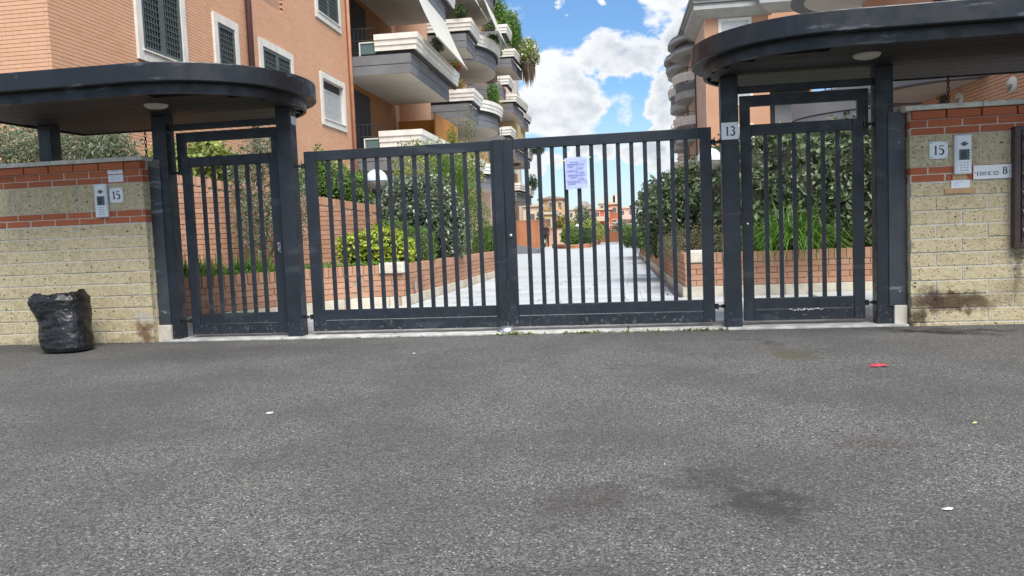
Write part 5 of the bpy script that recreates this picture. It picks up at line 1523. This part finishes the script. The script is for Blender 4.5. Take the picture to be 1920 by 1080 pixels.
# climbing white flowers at the corner of the far block
x, y, _ = bw(17.2, 22.0)
shrub('climbing_plant', 'pale flowering climber between the right-hand buildings, top of the photo', 'plant', (5.95, 19.6, 1.0), [(5.95, 19.6, 7.3, .12, .2, 1.3), (6.15, 19.2, 6.3, .18, .25, .5)], 700, .13, 'leaf_olive', .5, 1, .2, extra=(260, .11, 'flower_white', 'blossom'))

# ================================================================== FAR END OF THE WALKWAY
def brick_block(name, label, cat, path, h, thick, base_z, group=None, mat='far_planter'):
    x0, y0 = path[0]
    t = thing(name, label, cat, (x0, y0, base_z), 0, group)
    p = [(x - x0, y - y0) for x, y in path]
    B().sweep(p, [(-thick, -.3), (0, -.3), (0, h - .08), (-thick, h - .08)]).build('wall', mat, t)
    B().sweep(p, [(-thick - .02, h - .078), (.02, h - .078), (.02, h), (-thick - .02, h)]).build('cap', 'planter_brick', t)
    return t
m = Mat('far_planter', (.42, .18, .09), .85)
zz = m.sepz().outputs[2]
wv = m.math('FRACT', m.math('MULTIPLY', zz, 1 / .15))
cc = m.mix(m.rng(m.noise(.8, 4), .3, .7), (.44, .19, .095), (.38, .155, .075))
m.color(m.mix(m.rng(wv, .8, .9, 0, .3), cc, (.25, .12, .07))); MT['far_planter'] = m.m
brick_block('end_wall', 'low orange brick wall closing the far end of the walkway', 'wall', [(-4.9, 68.2), (-1.2, 68.7)], .98, .3, gz(68) - .02)
brick_block('side_wall', 'long orange brick wall beside the walkway behind the walking person', 'wall', [(-14, 50.0), (-8.4, 50.4), (-7.3, 51.0), (-6.9, 52.0), (-6.8, 54.8)], 2.05, .3, gz(50) - .02)
brick_block('side_wall', 'pale curved brick wall end just right of the walking person', 'wall', curve([(-7.0, 54.9), (-6.2, 54.6), (-5.5, 55.2), (-5.2, 56.5), (-5.2, 60)], 4), 1.35, .3, gz(55) - .02, mat='pale_side')
brick_block('low_planter', 'low brick planter edge under the round clipped bushes on the left', 'planter', curve([(-5.6, 46), (-4.3, 41.8), (-3.2, 41.9), (-2.9, 44), (-3.0, 60)], 4), .26, .3, gz(43) - .01)
t = thing('stone_steps', 'grey stone steps and ramp edge left of the walking person', 'steps', (-6.75, 31.0, gz(31)))
B().box(-.9, .35, -.4, .9, -.1, .34).build('step', 'threshold_stone', t, bevel=.01); B().box(.36, .75, -.2, .9, -.1, .22).build('step', 'threshold_stone', t, bevel=.01)
B().box(-.55, .10, .2, .9, .341, .80).build('pillar', 'white_render', t, bevel=.01)
b = B(); b.add([(.12, .95, -.1), (1.95, .95, -.1), (1.95, .95, .22), (.12, .95, .62), (.12, 1.15, -.1), (1.95, 1.15, -.1), (1.95, 1.15, .22), (.12, 1.15, .62)], [(0, 1, 2, 3), (7, 6, 5, 4), (0, 4, 5, 1), (1, 5, 6, 2), (2, 6, 7, 3), (3, 7, 4, 0)])
b.build('ramp_side', 'slab_grey', t); B().box(1.96, 2.16, .90, 1.2, -.1, .28).build('end_post', 'slab_grey', t, bevel=.01)
shrub('clipped_bush', 'round clipped bush left of the walkway, nearest the gate notice', 'bush', (-4.0, 43, gz(43)), [(-4.0, 42.6, .52, .66, .6, .62)], 3600, .09, 'leaf_green', .5, .6, .88, core=.86, group='round clipped bushes')
shrub('clipped_bush', 'darker round clipped bush just right of the nearest one on the left', 'bush', (-3.3, 43.5, gz(43)), [(-3.2, 43.2, .42, .52, .6, .58)], 3000, .09, 'leaf_dark', .5, .6, .88, core=.86, group='round clipped bushes')
shrub('clipped_bush', 'round clipped bush right of the walkway at the far end', 'bush', (-.55, 38.4, gz(38)), [(-.48, 38.4, .42, .44, .5, .60)], 3200, .08, 'leaf_green', .5, .6, .88, core=.86, group='round clipped bushes')
shrub('dark_shrub', 'dark spreading bush beside the round bush at the far right end', 'bush', (.35, 37.5, gz(38)), [(.35, 37, .40, .65, .9, .55), (.7, 36, .8, .5, .7, .5)], 3200, .12, 'leaf_dark', .5, .9, .5)
shrub('garden_shrub', 'loose yellow green shrubs behind the round bushes', 'shrub', (-4.2, 50, gz(50)), [(-4.4, 50, .75, .8, 1, .7), (-3.4, 52, .55, .7, 1.2, .6), (-5.0, 53, .9, .5, 1, .6), (-2.9, 56, .5, .5, 1.5, .5)], 3600, .16, 'leaf_yellowgreen', .5, .9, .3)
globe('small globe lamp among the bushes at the far end of the walkway', -3.95, 47.5, gz(47), 1.05, .20)

# person walking away with a shopping bag -----------------------------------
def person(label, x, y, z, rot):
    t = thing('person', label, 'person', (x, y, z), rot)
    J = [((0, 0, .92), .125), ((0, .0, 1.10), .120), ((0, .01, 1.30), .135), ((0, .0, 1.42), .085), ((0, -.01, 1.50), .050), ((0, -.015, 1.56), .060), ((0, -.02, 1.64), .088), ((0, -.01, 1.71), .070),
         ((.17, 0, 1.39), .062), ((.205, .03, 1.12), .046), ((.205, -.04, .88), .034), ((.205, -.07, .80), .040),
         ((-.17, 0, 1.39), .062), ((-.21, -.02, 1.12), .046), ((-.215, -.05, .86), .034), ((-.215, -.06, .78), .040),
         ((.09, 0, .86), .100), ((.10, -.10, .48), .068), ((.10, -.02, .10), .046), ((.10, -.14, .035), .038),
         ((-.09, 0, .86), .100), ((-.095, .06, .48), .068), ((-.095, .20, .13), .046), ((-.095, .10, .04), .038)]
    E_ = [(0, 1), (1, 2), (2, 3), (3, 4), (4, 5), (5, 6), (6, 7), (2, 8), (8, 9), (9, 10), (10, 11), (2, 12), (12, 13), (13, 14), (14, 15), (0, 16), (16, 17), (17, 18), (18, 19), (0, 20), (20, 21), (21, 22), (22, 23)]
    me = bpy.data.meshes.new('body'); me.from_pydata([q[0] for q in J], E_, [])
    o = bpy.data.objects.new('body', me); COL.objects.link(o)
    sk = o.modifiers.new('skin', 'SKIN'); sub = o.modifiers.new('sub', 'SUBSURF'); sub.levels = 2; sub.render_levels = 2
    for i, q in enumerate(J): me.skin_vertices[0].data[i].radius = (q[1], q[1] * (.78 if i in (0, 1, 2) else 1))
    me.skin_vertices[0].data[0].use_root = True
    dg = bpy.context.evaluated_depsgraph_get(); dg.update()
    ev = o.evaluated_get(dg); m2 = bpy.data.meshes.new_from_object(ev)
    bpy.data.objects.remove(o)
    for q in ('trousers_dark', 'jacket_dark', 'skin', 'hair_grey'): m2.materials.append(MT[q])
    for p in m2.polygons:
        c = p.center; p.use_smooth = True
        ix = 0
        if c.z > .93: ix = 1
        if abs(c.x) > .165 and c.z < 1.2: ix = 1
        if abs(c.x) > .165 and c.z < .87: ix = 2
        if c.z > 1.475: ix = 2
        if c.z > 1.60 and (c.y > -.03 or c.z > 1.70): ix = 3
        p.material_index = ix
    b_ = bpy.data.objects.new('body', m2); COL.objects.link(b_); b_.parent = t
    return t
person('person in dark clothes walking on the walkway carrying a pale green bag', -6.34, 49.4, gz(49.4), R(200))
t = thing('shopping_bag', 'pale green plastic bag hanging from the hand of the walking person', 'bag', (-6.57, 49.40, gz(49.4) + .27))
b = B(); vs = []; n = 16
for k, (r_, z) in enumerate(((.05, 0), (.135, .03), (.15, .16), (.12, .30), (.06, .42), (.02, .50))):
    for i in range(n):
        a = 2 * math.pi * i / n; rr = r_ * (1 + .12 * math.sin(3 * a + k)); vs.append((rr * math.cos(a), rr * .6 * math.sin(a), z))
b.add(vs, [(k * n + i, k * n + (i + 1) % n, (k + 1) * n + (i + 1) % n, (k + 1) * n + i) for k in range(5) for i in range(n)] + [tuple(range(n))[::-1]])
b.build('sack', 'bag_green', t, smooth=True)

# ================================================================== DISTANT TOWN
def block(label, x, y, w_, d_, z0, h, col, floors, cols, roof='flat', rot=0, trim=(.62, .56, .46), winw=1.0, winh=1.15, balc=False, chim=0, roofcol=(.30, .20, .15)):
    t = thing('town_house', label, 'building', (x, y, z0), rot, 'buildings beyond the walkway')
    nm = 'wallcol_%d' % len(MT); simple(nm, col, .9, var=.08, scale=.3)
    nt_ = 'trimcol_%d' % len(MT); simple(nt_, trim, .9, var=.05)
    nr = 'roofcol_%d' % len(MT); simple(nr, roofcol, .9, var=.2, scale=1)
    if roof == 'round':
        B().lathe([(w_ / 2, 0), (w_ / 2, h), (0, h)], 24, (0, d_ / 2, 0)).build('wall', nm, t)
        rf = B().lathe([(w_ / 2 + .5, h), (w_ / 2 + .5, h + .35), (0, h + 1.1)], 24, (0, d_ / 2, 0)).build('roof', nr, t)
    else:
        B().box(-w_ / 2, w_ / 2, 0, d_, 0, h).build('wall', nm, t)
        if roof == 'hip':
            e = .5; b = B(); b.add([(-w_ / 2 - e, -e, h), (w_ / 2 + e, -e, h), (w_ / 2 + e, d_ + e, h), (-w_ / 2 - e, d_ + e, h), (-w_ * .12, d_ * .4, h + 1.9), (w_ * .12, d_ * .4, h + 1.9)], [(0, 1, 5, 4), (1, 2, 5), (2, 3, 4, 5), (3, 0, 4), (0, 3, 2, 1)])
            rf = b.build('roof', nr, t)
        else:
            rf = B().box(-w_ / 2 - .25, w_ / 2 + .25, -.25, d_, h, h + .4).build('roof', nt_, t)
    for k in range(chim):
        B().box(-.22, .22, -.2, .2, 0, 1.5 + .3 * (k % 2)).build('chimney', nm, rf, loc=(-w_ / 2 + 1.2 + k * (w_ - 2.4) / max(1, chim - 1), 2, h + .4))
    fh = h / floors
    for f_ in range(floors):
        for c_ in range(cols):
            px = -w_ / 2 + (c_ + .5) * w_ / cols; pz = f_ * fh + fh * .32; py = -.03
            if roof == 'round':
                if abs(px) > w_ * .42: continue
                py = d_ / 2 - math.sqrt(max(0, (w_ / 2) ** 2 - px * px)) - .25
            q = B().box(px - winw / 2 - .15, px + winw / 2 + .15, py - .05, py + .3, pz - .15, pz + winh + .15).build('window', nt_, t)
            B().box(px - winw / 2, px + winw / 2, py - .08, py - .051, pz, pz + winh).build('pane', 'far_pane', q)
        if balc:
            B().box(-w_ * .30, w_ * .30, -1.2, -.001, f_ * fh - .15, f_ * fh + .9).build('balcony', nt_, t)
    B().box(-w_ / 2 - .05, w_ / 2 + .05, -.12, -.001, h * .5 - .1, h * .5 + .1).build('string_course', nt_, t) if roof != 'round' else None
    return t
block('round fronted cream and orange building with a brown roof, behind the walking person', -21.0, 193, 6.6, 6.6, -2, 10.6, (.62, .40, .22), 4, 3, 'round', roofcol=(.27, .19, .15), winw=.8)
block('low terracotta building below the round fronted one', -20.5, 176, 7.0, 6, -2, 6.0, (.55, .20, .13), 2, 3, 'flat', trim=(.60, .50, .36))
block('mustard yellow house with a grey hipped roof, right of the gate notice', -12.2, 184, 4.4, 6, -2, 7.6, (.62, .42, .14), 3, 2, 'hip', roofcol=(.26, .22, .19), winw=.7)
block('pale cream tall building far behind the red house', -7.2, 215, 6.0, 8, -2, 9.6, (.64, .54, .42), 4, 3, 'flat', chim=4, winw=.8)
block('brick red house with balconies and pale trim at the far end', -7.6, 175, 4.2, 6, -2, 7.0, (.48, .125, .08), 3, 2, 'flat', balc=True, trim=(.66, .50, .38), winw=.9)
block('tall narrow red house front with small chimneys beside the red house', -4.9, 176, 2.4, 6, -2, 8.2, (.52, .16, .09), 3, 1, 'flat', chim=3, trim=(.66, .52, .40))
block('pale pink house at the right end of the far street', -2.2, 186, 4.0, 6, -2, 7.4, (.66, .44, .36), 3, 2, 'flat', trim=(.70, .58, .48), balc=True, winw=.8)
block('pale cream wing half hidden behind the gate lock', -15.4, 103, 4.2, 6, -2, 6.3, (.66, .52, .40), 2, 2, 'flat', trim=(.66, .54, .42))
block('small yellow house beside the pale cream wing', -13.0, 112, 1.9, 5, -2, 5.3, (.62, .45, .18), 2, 1, 'flat', winw=.7)
block('pale apartment house between the yellow house and the round fronted one', -16.0, 215, 5.2, 6, -2, 8.2, (.58, .50, .42), 3, 3, 'flat', balc=True, winw=.8)
def far_tree(label, x, y, z, r, h, mat, n=1600, s=.4):
    shrub('town_tree', label, 'tree', (x, y, -1.5), [(x, y, z, r, r, h), (x + r * .8, y, z - h * .35, r * .7, r * .7, h * .7), (x - r * .8, y, z - h * .4, r * .7, r * .7, h * .65)], n, s, mat, .6, 1, .4, stem_r=.2, group='trees beyond the walkway')
far_tree('rust tinged tree behind the walking person', -13.3, 118, 2.3, 1.5, 2.0, 'leaf_rust')
far_tree('yellow brown tree right of the walking person', -10.6, 112, 1.6, 1.1, 1.5, 'leaf_rust')
far_tree('pale green tree below the notice on the gate', -9.6, 140, 3.0, 1.3, 2.4, 'leaf_olive')
far_tree('yellow green tree in front of the mustard house', -7.2, 120, 1.1, 1.5, 1.3, 'leaf_yellowgreen')
far_tree('dark green tree in front of the red house', -5.4, 122, .5, .8, .9, 'leaf_dark', 900)
far_tree('small pale tree in front of the pink house', -2.4, 125, .9, 1.1, 1.2, 'leaf_olive', 900)
far_tree('small dark tree beside the pale cream wing', -10.6, 82, 2.0, .45, 1.3, 'leaf_dark', 700, .2)
